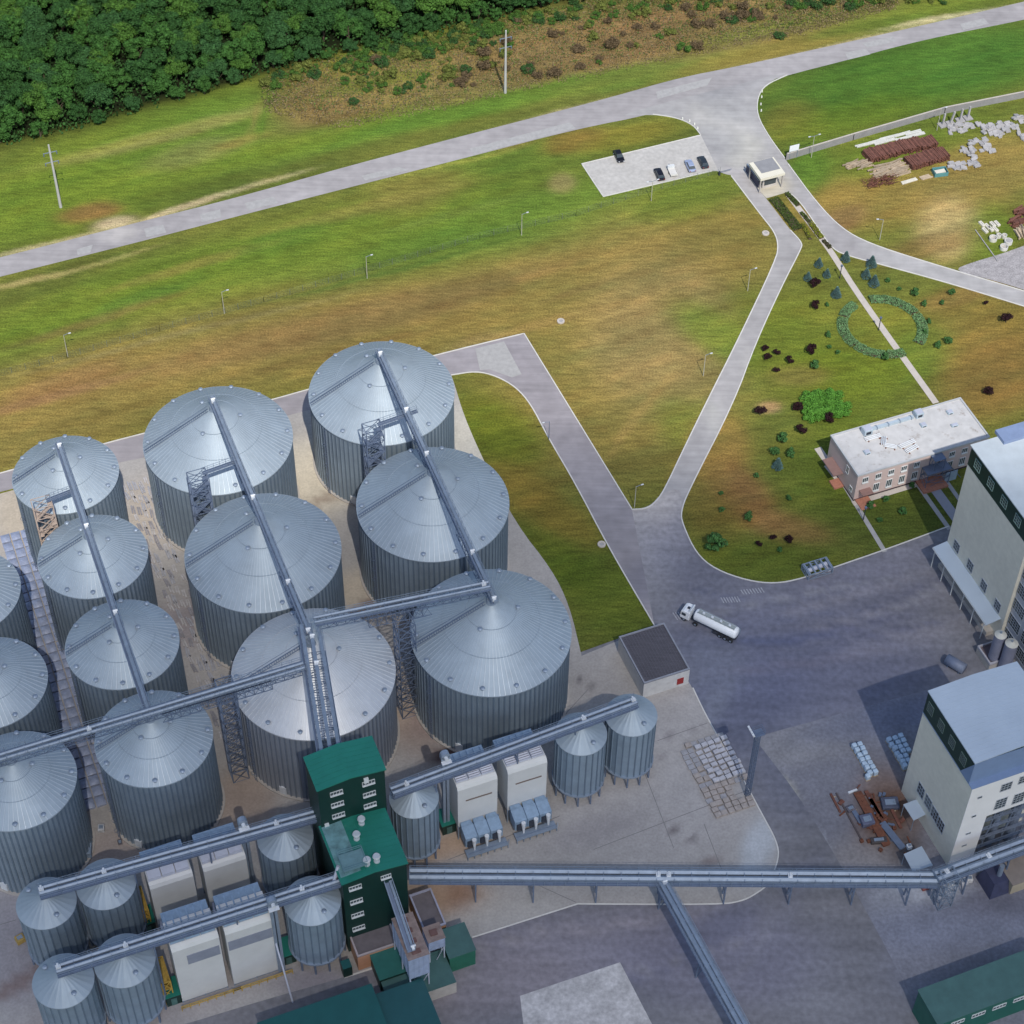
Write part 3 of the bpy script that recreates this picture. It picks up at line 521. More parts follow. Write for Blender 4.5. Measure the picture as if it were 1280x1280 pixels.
# ================================================================= CONVEYORS
def conveyor(label, p0, p1, offs=(0,), walk=.65, tr=None, rail=True, name='conveyor_bridge', drives=(), posts=(), sz=.75, ptw=.25, group=None, deck=None):
    p0 = Vector(p0); p1 = Vector(p1); d = (p1 - p0); Ln = d.length; dn = d.normalized(); a = dn.cross(Vector((0, 0, 1))).normalized()
    base = Vector((p0.x, p0.y, 0))
    t = thing(name, label, 'conveyor', base, 0, group)
    for o_ in offs:
        b = MB(); q0, q1 = p0 + a * o_, p1 + a * o_
        b.bar(q0, q1, sz, sz * .8)
        # peaked lid
        up = Vector((0, 0, sz * .4)); e = a * sz * .5
        b.add([q0 + up - e * 1.05, q0 + up + e * 1.05, q0 + up * 1.7, q1 + up - e * 1.05, q1 + up + e * 1.05, q1 + up * 1.7], [(0, 1, 2), (3, 5, 4), (0, 3, 4, 1), (1, 4, 5, 2), (2, 5, 3, 0)])
        nfl = int(Ln / 3)
        for i in range(nfl + 1):
            q = q0.lerp(q1, i / max(nfl, 1)); b.bar(q - dn * .06, q + dn * .06, sz * 1.25, sz * 1.15)
        b.build('trough', m_steel, t, base)
    wo = (max(offs) + min(offs)) / 2
    side = max(offs) + sz * .5 + walk / 2 + .05
    b = MB(); b.bar(p0 + a * side - Vector((0, 0, sz * .45)), p1 + a * side - Vector((0, 0, sz * .45)), walk, .06)
    if deck: b.bar(p0 + a * wo - Vector((0, 0, sz * .45 + .1)), p1 + a * wo - Vector((0, 0, sz * .45 + .1)), deck, .08)
    b.build('walkway', m_steel2, t, base)
    if rail:
        for e, nm in ((side + walk / 2, 'handrail'), (min(offs) - sz * .5 - .15, 'handrail')):
            b = MB(); z = Vector((0, 0, -sz * .4))
            for hh in (.55, 1.1): b.bar(p0 + a * e + z + Vector((0, 0, hh)), p1 + a * e + z + Vector((0, 0, hh)), .06)
            n_ = max(2, int(Ln / 1.8))
            for i in range(n_ + 1):
                q = p0.lerp(p1, i / n_) + a * e + z; b.bar(q, q + Vector((0, 0, 1.1)), .06)
            b.build(nm, m_steel, t, base)
    if tr:
        b = MB()
        for (f0, f1, dep) in tr:
            q0 = p0.lerp(p1, f0) + a * wo - Vector((0, 0, sz * .5 + .1)); q1 = p0.lerp(p1, f1) + a * wo - Vector((0, 0, sz * .5 + .1))
            b.truss(q0, q1, max(offs) - min(offs) + .9, dep, max(2, int((q1 - q0).length / 1.6)), .10)
        b.build('truss', m_steel2, t, base)
    for f_ in drives:
        b = MB(); q = p0.lerp(p1, f_); b.bar(q + Vector((0, 0, .3)) - dn * .4, q + Vector((0, 0, .3)) + dn * .4, sz * 1.1, .7)
        b.tube(q + Vector((0, 0, .75)) - a * .5, q + Vector((0, 0, .75)) + a * .35, .2, 10); b.build('drive_unit', m_light, t, base)
    for f_ in posts:
        q = p0.lerp(p1, f_); b = MB(); w2 = .8
        for e in (-w2, w2): b.bar(q + a * e - Vector((0, 0, sz * .5)), Vector((q.x, q.y, 0)) + a * e * 1.3, ptw)
        nb_ = 2
        for i in range(nb_):
            z0_ = q.z * i / nb_; z1_ = q.z * (i + 1) / nb_ - sz * .5
            b.bar(Vector((q.x, q.y, z0_)) + a * w2 * 1.3, Vector((q.x, q.y, z1_)) - a * w2, ptw * .5); b.bar(Vector((q.x, q.y, z1_)) - a * w2, Vector((q.x, q.y, z1_)) + a * w2, ptw * .6)
        b.build('support_leg', m_steel2, t, base)
    return t
ZB = H1 + C1h + 1.7; ZA = H2 + C2h + 1.7
cdir = (POS['C3'] - POS['C1']).normalized(); bdir = (POS['B3'] - POS['B1']).normalized()
def up(p, z): return Vector((p.x, p.y, z))
tw = lambda f0, f1, dep: (f0, f1, dep)
conveyor('long roof conveyor over the right-hand row of large silos', up(POS['C1'] - cdir * 1.2, ZB), up(POS['C3'] + cdir * 2.0, ZB), (-.2,), tr=[(.02, .98, 1.5), (.32, .56, 3.4), (.70, .93, 3.4)], drives=(.02, .26, .44, .82, .99), sz=.6, walk=.45, group='conveyors over the silo roofs')
T1fl = G(397, 988, 34); T1fl.z = 0
tgt = T1fl + E1 * 4.6 + E2 * 6.9
conveyor('long roof conveyor over the middle row of large silos into the green tower', up(POS['B1'] - bdir * 1.2, ZB), up(POS['B3'] - bdir * .5, ZB), (-.2,), tr=[(.02, .98, 1.5), (.25, .46, 3.2), (.72, .94, 3.4)], drives=(.02, .45, .8, .99), sz=.6, walk=.45, group='conveyors over the silo roofs')
conveyor('three parallel conveyors from the bright silo roof down to the green tower', up(POS['B3'] - bdir * 2.5 + E1 * .8, ZB), up(tgt, ZB), (-1.5, 0, 1.5), tr=[(.2, .97, 3.0)], drives=(.1, .3), sz=.62, walk=.45, group='conveyors over the silo roofs')
ad = stp.normalized()
conveyor('long thin roof conveyor over the row of four medium silos', up(POS['A1'] - ad * 1.4, ZA), up(POS['A4'], ZA), (-.1,), drives=(.02, .34, .66), sz=.6, walk=.45, tr=[(.01, .99, .8)], group='conveyors over the silo roofs')
conveyor('cross conveyor bridging the bright silo to the near silo of the right-hand row', up(POS['B3'] + E1 * 1.5 - bdir * 2, ZB + 1.5), up(POS['C3'] - cdir * 1.2, ZB + 1.5), (-.5, .6), tr=[(.02, .98, 1.2), (.30, .66, 3.6)], drives=(.97,), sz=.5, walk=.45, group='conveyors over the silo roofs')
q0 = G(380, 832, 31); q1 = G(187, 893, 31); q2 = G(-60, 965, 31)
conveyor('cross conveyor from the bright silo over the left rows to the picture edge', q0, q2, (-.45, .55), tr=[(.01, .99, 1.0), (.10, .42, 2.4)], drives=(.62,), sz=.5, walk=.45, group='conveyors over the silo roofs')
# lattice towers
def lat_tower(label, px, py, w_, d_, z1, n_, m_, stairs=False, name='lattice_tower', z0=0, rz=PHI):
    g = G(px, py); t = thing(name, label, 'stair tower' if stairs else 'lattice tower', g, R(rz))
    b = MB(); b.tower(0, 0, w_, d_, z0, z1, n_); b.build('frame', m_, t)
    if stairs:
        s_ = MB(); n2 = int(z1 / 2.4)
        for i in range(n2):
            z = i * 2.4; x0, x1 = (-w_ * .38, w_ * .38) if i % 2 == 0 else (w_ * .38, -w_ * .38); y = -d_ * .22 if i % 2 == 0 else d_ * .22
            for e in (-.4, .4): s_.bar((x0, y + e, z), (x1, y + e, z + 2.4), .12, .22)
            for k_ in range(9): xx = x0 + (x1 - x0) * (k_ + .5) / 9; zz = z + 2.4 * (k_ + .5) / 9; s_.obox((xx, y, zz), .28, .8, .05)
            s_.bar((x0, y - .4, z + 1), (x1, y - .4, z + 3.4), .07)
            s_.obox((x1, 0, z + 2.4), w_ * .22, d_ * .9, .06)
        s_.build('stairs', m_, t)
    return t
def tow_at(px, py, zt, *a, **k):   # tower whose TOP shows at (px,py)
    g = G(px, py, zt); q = PJ((g.x, g.y, 0)); return a, k, q
for (lb, px, py, zt, w_, d_, mm) in (('dark blue stair tower against the far silo of the right-hand row', 466, 533, 28.4, 3.6, 2.8, m_steel2), ('dark blue stair tower against the far silo of the middle row', 247, 594, 28.4, 3.6, 2.8, m_steel2), ('pale rusty stair tower against the far silo of the left row', 52, 628, 27.2, 3.6, 2.8, mat('rusty_pale_steel', (.42, .33, .27), .8, var=.3, scale=1.2))):
    g = G(px, py, zt); q = PJ((g.x, g.y, 0)); lat_tower(lb, q[0], q[1], w_, d_, zt, 9, mm, stairs=True)
for (lb, px, py) in (('catwalk from the blue stair tower to the right-hand roof conveyor', 472, 531), ('catwalk from the blue stair tower to the middle roof conveyor', 253, 592), ('catwalk from the pale stair tower to the left roof conveyor', 58, 626)):
    p = G(px, py, 28.4 if px > 100 else 27.2); t = thing('catwalk', lb, 'catwalk', (p.x, p.y, 0)); b = MB(); q = p + E1 * (8.2 if px > 400 else 7.2 if px > 100 else 5) + Vector((0, 0, .8))
    b.bar(p, q, .9, .1); off = Vector((p.x, p.y, 0)); b.build('walkway', m_steel2, t, off); b = MB()
    for e in (-.45, .45):
        for h_ in (.55, 1.1): b.bar(p + E2 * e + Vector((0, 0, h_)), q + E2 * e + Vector((0, 0, h_)), .07)
        for i in range(7): r_ = p.lerp(q, i / 6) + E2 * e; b.bar(r_, r_ + Vector((0, 0, 1.1)), .07)
    b.build('handrail', m_steel, t, off)
lat_tower('tall lattice trestle under the cross conveyor between the two large silos', 510, 888, 3.2, 3.2, 27.5, 9, m_steel2)
lat_tower('tall lattice trestle under the cross conveyor beside the bright silo', 299, 968, 3.0, 3.0, 28, 9, m_steel2)
# ================================================================= HOPPER SILOS
def hopper_silo(lb, x, y, R_=4.6, group='small hopper silos under the loading conveyors'):
    t = thing('hopper_silo', lb, 'silo', (x, y, 0), 0, group); H, c, nr, z0 = 16.4, 2.9, 24, 3.4
    b = MB(); prof = []
    for i in range(nr):
        t0 = 2 * math.pi * i / nr
        for f_, r_ in ((0, R_), (.80, R_), (.82, R_ + .17), (.98, R_ + .17)): prof.append((t0 + f_ * 2 * math.pi / nr, r_))
    n = len(prof); b.add([(r_ * math.cos(a_), r_ * math.sin(a_), z) for z in (z0, H) for a_, r_ in prof], [(i, (i + 1) % n, (i + 1) % n + n, i + n) for i in range(n)])
    b.mi = [1 if i % 4 in (1, 2) else 0 for i in range(n)]
    b.build('wall', [m_galvh, m_rib], t)
    r = MB(); nn = 48; Re = R_ + .2; rad = [Re, R_ * .5, .5]
    r.add([(q * math.cos(2 * math.pi * i / nn), q * math.sin(2 * math.pi * i / nn), H + c * (1 - q / Re) + (.035 if i % 2 else 0) * (q > .6)) for q in rad for i in range(nn)], [(k_ * nn + i, k_ * nn + (i + 1) % nn, (k_ + 1) * nn + (i + 1) % nn, (k_ + 1) * nn + i) for k_ in range(2) for i in range(nn)])
    r.ring((0, 0), R_ - .05, Re + .02, H - .15, H + .02, 48); r.build('roof', m_galvr, t)
    h = MB(); h.tube((0, 0, z0), (0, 0, .9), R_, 24, .3); h.build('hopper', m_steel2, t)
    g_ = MB(); g_.ring((0, 0), R_ - .1, R_ + .35, z0 - .3, z0, 40); g_.build('ring_beam', m_steel, t)
    L0 = MB(); L0.bar((0, 0, 0), (0, 0, z0 - .2), .3); l0 = L0.build('leg', m_steel2, t); first = True
    for i in range(12):
        a_ = 2 * math.pi * i / 12; o = l0 if first else dup(l0, parent=t); first = False
        o.location = ((R_ + .1) * math.cos(a_), (R_ + .1) * math.sin(a_), 0)
    cp = MB(); cp.tube((0, 0, H + c - .4), (0, 0, H + c + 1.0), .35, 10); cp.build('inlet_spout', m_light, t)
    for a_ in (R(-50), R(150)):
        v = bpy.data.objects.new('roof_vent', SILO_VENT); COL.objects.link(v); link_child(v, t); q = R_ * .75
        v.location = (q * math.cos(a_), q * math.sin(a_), H + c * (1 - q / Re)); v.rotation_euler = (0, 0, a_)
    return t
E1p = Vector((-76.5, 177, 0)); F2p = Vector((-62.0, 166.6, 0)); F1p = F2p - E1 * 10.2; E2p = E1p + E1 * 10.2
F3p = Vector((-32.2, 178.4, 0)); E3p = G(355, 1035, 19.4); E3p.z = 0
D1p = G(517, 985, 19.4); D1p.z = 0; D2p = Vector((13.0, 213.3, 0)); D3p = Vector((22.1, 217.6, 0))
for lb, p, r_ in (('small hopper silo standing behind the green tower, beside the stained dryers', D1p, 4.1), ('small hopper silo beside the right white dryer, second from the flat brown shed', D2p, 4.5), ('small hopper silo nearest the flat-roofed shed with the brown roof', D3p, 4.5),
    ('small hopper silo at the far left end of the upper loading conveyor', E1p, 4.8), ('small hopper silo second from the left end of the upper loading conveyor', E2p, 4.8), ('small shaded hopper silo between the cream dryers and the upper green tower', E3p, 4.6),
    ('small hopper silo at the left end of the lower loading conveyor', F1p, 4.8), ('small hopper silo beside the yellow stairs on the lower loading conveyor', F2p, 4.8), ('small hopper silo in front of the lower green tower on the left', F3p, 4.6)):
    hopper_silo(lb, p.x, p.y, r_)
ZG = 20.6
conveyor('double loading conveyor over the two right-hand hopper silos and the white dryers', up(D1p - E1 * 4, ZG), up(D3p + E1 * .6, ZG), (-.5, .5), tr=[(0, 1, .9)], drives=(.99, .78, .06), sz=.6, deck=1.7, posts=(.17, .5, .74), group='loading conveyors over hopper silos and dryers')
conveyor('double loading conveyor over the upper left hopper silos and cream dryers', up(E1p - E1 * .6, ZG), up(E3p + E1 * 6, ZG), (-.5, .5), tr=[(0, 1, .9)], drives=(.01, .23, .85), sz=.6, deck=1.8, posts=(.33, .6), group='loading conveyors over hopper silos and dryers')
conveyor('double loading conveyor over the lower left hopper silos and tall dryers', up(F1p - E1 * .6, ZG), up(F3p + E1 * 5.2, ZG), (-.5, .5), tr=[(0, 1, .9)], drives=(.01, .24, .86), sz=.6, deck=1.8, posts=(.33, .62), group='loading conveyors over hopper silos and dryers')
for lb, p in (('thin bucket elevator head rising through the right loading conveyor', G(556, 945, 23.5)), ('bucket elevator head beside the cream dryers, upper left conveyor', G(303, 1028, 23)), ('bucket elevator head on the lower left conveyor beside the tall dryers', G(340, 1128, 22.5))):
    t = thing('bucket_elevator', lb, 'elevator', (p.x, p.y, 0), R(PHI)); z = p.z
    b = MB(); b.box(-.6, -.1, -.35, .35, 0, z - .6); b.box(.1, .6, -.35, .35, 0, z - .6); b.build('elevator_leg', m_steel, t)
    b = MB(); b.box(-.8, .8, -.5, .5, z - .6, z + .4); b.tube((0, -.5, z + .4), (0, .5, z + .4), .8, 12); b.build('elevator_head', m_steel, t)
    b = MB(); b.tube((0, -1.1, z + .2), (0, -.5, z + .2), .35, 10); b.box(-.9, .9, -1.3, -.5, z - .75, z - .65); b.build('motor', m_light, t)
# ================================================================= DRYERS
def slab_box(b, x0, x1, y0, y1, z0, z1): b.box(x0, x1, y0, y1, z0, z1)
def dryer(lb, px, py, H, kind):
    g = G(px, py, H); g.z = 0; t = thing('grain_dryer', lb, 'grain dryer', g, R(PHI), 'grain dryers beside the hopper silos'); W = 7.5 if kind != 'F' else 8.0; D = 5.4; zb = 3.6 if kind == 'D' else (3.6 if kind == 'E' else .6)
    b = MB(); pr = [(0, zb), (0, H - .9), (.35, H - .25), (.9, H), (D, H), (D, zb)]
    n = len(pr); b.add([(x, y, z) for x in (0, W) for y, z in pr], [tuple(range(n)), tuple(range(2 * n - 1, n - 1, -1))] + [(i, i + n, (i + 1) % n + n, (i + 1) % n) for i in range(n)])
    b.build('body', m_dryer, t)
    for i in range(3):
        x0 = .15 + i * (W - .3) / 3; x1 = x0 + (W - .3) / 3 - .14; l = MB()
        if kind == 'D':
            l.box(x0, x1, 1.1, 1.22, H + .05, H + .5); l.box(x0, x1, 3.7, 3.82, H + .05, H + .5); l.box(x0, x0 + .1, 1.22, 3.7, H + .05, H + .5); l.box(x1 - .1, x1, 1.22, 3.7, H + .05, H + .5)
            for j in range(5): l.obox(((x0 + x1) / 2, 1.55 + j * .46, H + .32), x1 - x0 - .2, .3, .05, 0, R(35))
            l.build('roof_louvre', m_louvre, t)
            q = MB(); q.box(x0 + .1, x1 - .1, 1.24, 3.68, H + .02, H + .06); q.build('roof_grille', m_dark, t)
        else:
            l.add([(x0, 1.0, H + .04), (x1, 1.0, H + .04), (x1, 3.6, H + .04), (x0, 3.6, H + .04), (x0, 1.1, H + .7), (x1, 1.1, H + .7), (x1, 3.5, H + 1.2), (x0, 3.5, H + 1.2)], [(0, 3, 2, 1), (4, 5, 6, 7), (0, 1, 5, 4), (1, 2, 6, 5), (2, 3, 7, 6), (3, 0, 4, 7)])
            l.build('roof_hood', m_louvre if kind == 'E' else m_bluefab, t)
        if kind in 'DE':
            h = MB(); y0 = -4.4 if kind == 'D' else -2.6; zt = 4.4
            cx0, cx1 = x0 + .02, x1 + .1; dpt = 3.4 if kind == 'D' else 2.4
            h.add([(cx0 + .2, -.0, 2.0), (cx1 - .2, -.0, 2.0), (cx1 - .2, -.0, 5.0), (cx0 + .2, -.0, 5.0), (cx0, -1.2, 1.7), (cx1, -1.2, 1.7), (cx1, -1.2, 5.1), (cx0, -1.2, 5.1), (cx0, -dpt, 1.7), (cx1, -dpt, 1.7), (cx1, -dpt, 4.4), (cx0, -dpt, 4.4)],
                  [(0, 1, 5, 4), (3, 7, 6, 2), (0, 4, 7, 3), (1, 2, 6, 5), (4, 5, 9, 8), (7, 11, 10, 6), (4, 8, 11, 7), (5, 6, 10, 9), (8, 9, 10, 11), (0, 3, 2, 1)])
            fh = h.build('fan_hood', m_bluefab if kind == 'D' else m_louvre, t, bevel=.12)
            s_ = MB(); s_.tube(((cx0 + cx1) / 2 + .3, -dpt - .4, 4.2), ((cx0 + cx1) / 2 + .3, -dpt - .6, 1.2), .42, 10, .16); s_.build('outlet_spout', m_light, t)
            s_ = MB(); s_.box(cx0 + .3, cx1 - .9, -dpt - .35, -dpt - .02, 2.0, 3.6); s_.build('fan_opening', m_dark, t)
    f = MB()
    if kind == 'D':
        f.box(-.1, W + .2, -5.2, -3.5, 1.05, 1.2)
        for i in range(7):
            x = -.05 + i * (W + .2) / 6; f.bar((x, -5.1, 0), (x, -5.1, 1.1), .14); f.bar((x, -5.1, 0), (x + .6, -4.2, 1.1), .1); f.bar((x, -.2, 0), (x, -.2, 4), .18)
        f.bar((-.1, -5.15, 2.1), (W + .2, -5.15, 2.1), .07)
    for x in (0.1, W / 2, W - .1):
        for y in (.1, D - .1): f.bar((x, y, 0), (x, y, zb + .1), .25)
    f.bar((.1, .1, zb - .12), (W - .1, .1, zb - .12), .22); f.bar((.1, D - .1, zb - .12), (W - .1, D - .1, zb - .12), .22); f.bar((.1, .1, zb - .12), (.1, D - .1, zb - .12), .22); f.bar((W - .1, .1, zb - .12), (W - .1, D - .1, zb - .12), .22)
    f.build('support_frame', m_steel, t)
    if kind == 'D': b = MB(); b.obox((W * .53, -.06, H - 4.6), W * .66, .1, .28, 0, 0, R(1)); b.build('inspection_slot', mat('brown_slot', (.16, .12, .10), .8), t)
    if kind == 'F':
        b = MB(); b.box(W * .28 if 'left' in lb else .2, W - .25, -.1, -.02, H - 6.0, H - 3.2); b.build('vent_panel', mat('vent_grey', (.26, .28, .34), .7, .2), t)
        b = MB()
        for z_ in (.9, 1.5): b.bar((-.5, -1.4, z_), (W + 2.0, -1.4, z_), .14)
        for i in range(8): b.bar((-.5 + i * (W + 2.5) / 7, -1.4, 0), (-.5 + i * (W + 2.5) / 7, -1.4, 1.5), .12)
        b.build('yellow_railing', m_yellow, t)
    b = MB(); b.box(.1, W - .1, D + .05, D + 2.4, H - 5, H - .8)
    for i in range(6): b.bar((.5 + i * 1.25, D - .9, H + .1), (.5 + i * 1.25, D + 1.4, H + .2), .25, .15)
    b.build('rear_duct', m_bluefab, t)
    return t
dryer('white grain dryer with blue fan hoods, left one of the pair', 572, 986, 16, 'D')
dryer('white grain dryer with blue fan hoods, right one of the pair', 635, 965, 16, 'D')
dryer('cream grain dryer with three pale roof hoods, left one behind the lower loading conveyor', 187, 1109, 16, 'E')
dryer('cream grain dryer with three pale roof hoods, right one nearer the green tower', 254, 1087, 16, 'E')
dryer('tall white grain dryer with a short grey vent panel, left one behind the yellow rail', 214, 1188, 18, 'F')
dryer('tall white grain dryer with a full-width grey vent band', 281, 1166, 18, 'F')
for lb, px, py in (('yellow steel access stair beside the upper left hopper silo', 181, 1150), ('yellow steel access stair beside the lower left hopper silo', 208, 1238)):
    g = G(px, py); t = thing('access_stair', lb, 'stairs', g, R(PHI)); b = MB(); b.tower(0, 0, 1.6, 5, 0, 7, 3, .22)
    for i in range(3): b.obox((0, 0, 2.3 * i + 2.2), 1.5, 4.6, .08)
    b.build('frame', m_yellow, t); s_ = MB()
    for i in range(3):
        for e in (-.5, .5): s_.bar((e, -2.2 if i % 2 else 2.2, 2.3 * i), (e, 2.2 if i % 2 else -2.2, 2.3 * i + 2.3), .2)
    s_.build('stairs', m_yellow, t)
for lb, px, py in (('green equipment cabinet beside the upper yellow stair', 187, 1166), ('green equipment cabinet beside the lower yellow stair', 219, 1256), ('green equipment cabinet left of the stained dryer', 562, 1042), ('green cabinet to the right of the tall white dryer', 362, 1205)):
    g = G(px, py); t = thing('cabinet', lb, 'cabinet', g, R(PHI)); b = MB(); b.box(-1.3, 1.3, 0, 3.5, 0, 3); b.build('body', m_gw, t, bevel=.05); b = MB(); b.box(-1.45, 1.45, -.15, 3.65, 3.003, 3.12); b.build('lid', m_gr, t)
    b = MB(); b.box(-.5, .5, -.06, -.003, .1, 2.2); b.build('door', m_gr2, t)
p = G(338, 1155, 13); p2 = G(366, 1253, 0)
t = thing('downpipe', 'long pale sloping pipe running down beside the right tall dryer', 'pipe', (p2.x, p2.y, 0)); b = MB(); b.tube(p, p2, .16, 8); b.build('pipe', m_louvre, t, Vector((p2.x, p2.y, 0)))
# ================================================================= BUILDINGS
def RB3(fl, fr, bl, z):
    o = G(*fl, z); w_ = (G(*fr, z) - o).dot(E1); d_ = (G(*bl, z) - o).dot(E2); o.z = 0; return o, w_, d_
def facept(o, face, px, py, off=0):
    # photo ray against a wall plane of a grid-aligned building: returns (along, z)
    d = Vector(fw * F + cx_ * (px - 640) + cy_ * (640 - py)); n_ = E2 if face == 'front' else E1; u = E1 if face == 'front' else E2
    c0 = Vector((0, 0, CH)); t_ = (o + n_ * off - c0).dot(n_) / d.dot(n_); P = c0 + d * t_
    return (P - o).dot(u), P.z
def window(parent, face, u, z, w_, h_, nx_=2, ny_=2, frm=None, off=0., thick=.09, glass=None, sill=False, name='window'):
    frm = frm or m_white; b = MB(); g_ = MB(); o_ = -1
    def bx(mb, u0, u1, z0, z1, d0, d1):
        if face == 'front': mb.box(u0, u1, off - d1, off - d0, z0, z1)
        else: mb.box(off - d1, off - d0, u0, u1, z0, z1)
    u0, u1, z0, z1 = u - w_ / 2, u + w_ / 2, z - h_ / 2, z + h_ / 2
    bx(g_, u0 + .02, u1 - .02, z0 + .02, z1 - .02, .003, .05)
    tk = thick
    bx(b, u0 - tk, u1 + tk, z1, z1 + tk, .003, .14); bx(b, u0 - tk, u1 + tk, z0 - tk * (1 if not sill else 2.2), z0, .003, .14 if not sill else .34)
    bx(b, u0 - tk, u0, z0, z1, .004, .12); bx(b, u1, u1 + tk, z0, z1, .004, .12)
    for i in range(1, nx_): bx(b, u0 + (u1 - u0) * i / nx_ - tk / 2, u0 + (u1 - u0) * i / nx_ + tk / 2, z0, z1, .055, .10)
    for i in range(1, ny_): bx(b, u0, u1, z0 + (z1 - z0) * i / ny_ - tk / 2, z0 + (z1 - z0) * i / ny_ + tk / 2, .055, .098)
    f = b.build(name, frm, parent); g_.build('pane', glass or m_glass, f)
    return f
def gable_roof(W, D, z, rise, over, axis_='y', th=.25):
    b = MB()
    if axis_ == 'y':
        pts = [(-over, z), (W / 2, z + rise), (W + over, z), (W + over, z + th), (W / 2, z + rise + th), (-over, z + th)]
        b.add([(x, -over, zz) for x, zz in pts] + [(x, D + over, zz) for x, zz in pts], [(0, 1, 4, 5), (1, 2, 3, 4), (6, 11, 10, 7), (7, 10, 9, 8)] + [(i, (i + 6), (i + 1) % 6 + 6, (i + 1) % 6) for i in range(6)])
        k_ = int(D / .9)
        for i in range(1, k_): yy = D * i / k_; b.bar((-over, yy, z + th + .01), (W / 2, yy, z + rise + th + .01), .05, .05); b.bar((W / 2, yy, z + rise + th + .01), (W + over, yy, z + th + .01), .05, .05)
    else:
        pts = [(-over, z), (D / 2, z + rise), (D + over, z), (D + over, z + th), (D / 2, z + rise + th), (-over, z + th)]
        b.add([(-over, y, zz) for y, zz in pts] + [(W + over, y, zz) for y, zz in pts], [(0, 1, 4, 5), (1, 2, 3, 4), (6, 11, 10, 7), (7, 10, 9, 8)] + [(i, (i + 6), (i + 1) % 6 + 6, (i + 1) % 6) for i in range(6)])
    return b
def gwalls(W, D, H, rise, m_, t, z0=0):
    b = MB(); v = [(0, 0, z0), (W, 0, z0), (W, D, z0), (0, D, z0), (0, 0, H), (W, 0, H), (W, D, H), (0, D, H), (W / 2, 0, H + rise), (W / 2, D, H + rise)]
    b.add(v, [(0, 1, 5, 8, 4), (1, 2, 6, 5), (2, 3, 7, 9, 6), (3, 0, 4, 7)]); return b.build('wall', m_, t)
def flat_bldg(lb, cat, fl, fr, bl, z, wallm, roofm, name='building', parapet=.3, z0=0., rm=None, over=0., nm_roof='roof'):
    o, W, D = RB3(fl, fr, bl, z); t = thing(name, lb, cat, o, R(PHI))
    b = MB(); b.box(0, W, 0, D, z0, z - .12); b.build('wall', wallm, t)
    r = MB(); r.box(-over, W + over, -over, D + over, z - .118, z); r.build(nm_roof, roofm, t)
    if parapet:
        p_ = MB(); k_ = .28; q = .02
        p_.box(-q, W + q, -q, k_, z + .002, z + parapet); p_.box(-q, W + q, D - k_, D + q, z + .002, z + parapet); p_.box(-q, k_, k_, D - k_, z + .002, z + parapet); p_.box(W - k_, W + q, k_, D - k_, z + .002, z + parapet)
        p_.build('parapet', rm or wallm, t)
    return t, o, W, D
# green towers
t = thing('green_tower', 'tall dark green clad tower with bright green roof behind the second green tower', 'tower', T1fl, R(PHI)); W, D, H = 11.6, 6.8, 34
gwalls(W, D, H - .1, .8, m_gw, t); gable_roof(W, D, H - .1, .8, .25).build('roof', m_gr, t)
for cx in (3.1, 8.7):
    for i in range(4 if cx < 5 else 3): window(t, 'front', cx, H - 2.3 - i * 3.35, 2.1, .85, 4, 1, thick=.06, sill=True)
b = MB(); b.box(7.9, 8.7, -.35, -.003, H - 1.9, H - .7); b.build('vent_box', m_white, t)
b = MB(); b.box(.55, 1.3, -.3, -.003, 21.8, 23.6); b.build('door', m_white, t)
T2fl = G(428, 1105, 22.5); T2fl.z = 0; t = thing('green_tower', 'dark green clad tower with cyclone vents and a dusty patch on its green roof', 'tower', T2fl, R(PHI)); W, D, H = 11.2, 11.7, 22.5
gwalls(W, D, H - .1, .7, m_gw, t); gable_roof(W, D, H - .1, .7, .25).build('roof', m_gr, t)
for i in range(4): window(t, 'front', 2.1, H - 2.2 - i * 4.4, 2.1, .85, 4, 1, thick=.06, sill=True)
window(t, 'front', 7.5, H - 2.0, 1.7, .8, 4, 1, thick=.06, sill=True)
for px, py in ((452, 1030), (446, 1049), (459, 1081), (471, 1077)):
    g = G(px, py, H + .6); l = g - T2fl; x, y = l.dot(E1), l.dot(E2); v = MB()
    v.tube((x, y, H + .1), (x, y, H + 1.0), .62, 12, .5); v.tube((x, y, H + 1.0), (x, y, H + 2.2), .36, 12); v.tube((x, y, H + 2.2), (x, y, H + 2.5), .7, 12, .55); v.box(x - .9, x + .9, y - .8, y + .8, H + .3, H + .62)
    v.build('cyclone_vent', mat('vent_cap', (.50, .53, .55), .55, .2, var=.1), t)
v = MB(); v.add([(.1, 1, H + .36), (3.6, 1, H + .66), (3.6, 11.4, H + .66), (.1, 11.4, H + .36), (.1, 1, H + .2), (3.6, 1, H + .5), (3.6, 11.4, H + .5), (.1, 11.4, H + .2)], [(0, 1, 2, 3), (4, 7, 6, 5), (0, 4, 5, 1), (1, 5, 6, 2), (2, 6, 7, 3), (3, 7, 4, 0)])
v.build('dusty_roof_sheet', mat('dusty_sheet', (.12, .24, .25), .7, 0, var=.4, scale=.7), t)
v = MB()
for x, y in ((.9, 1.2), (4.6, 1.2), (.9, 4.2), (4.6, 4.2)): v.bar((x, y, H + .3), (x, y, H + 1.6), .12)
v.box(.7, 4.8, 1.0, 4.4, H + 1.6, H + 1.68)
for z_ in (H + 2.2, H + 2.7):
    v.bar((.7, 1, z_), (4.8, 1, z_), .07); v.bar((.7, 4.4, z_), (4.8, 4.4, z_), .07); v.bar((.7, 1, z_), (.7, 4.4, z_), .07); v.bar((4.8, 1, z_), (4.8, 4.4, z_), .07)
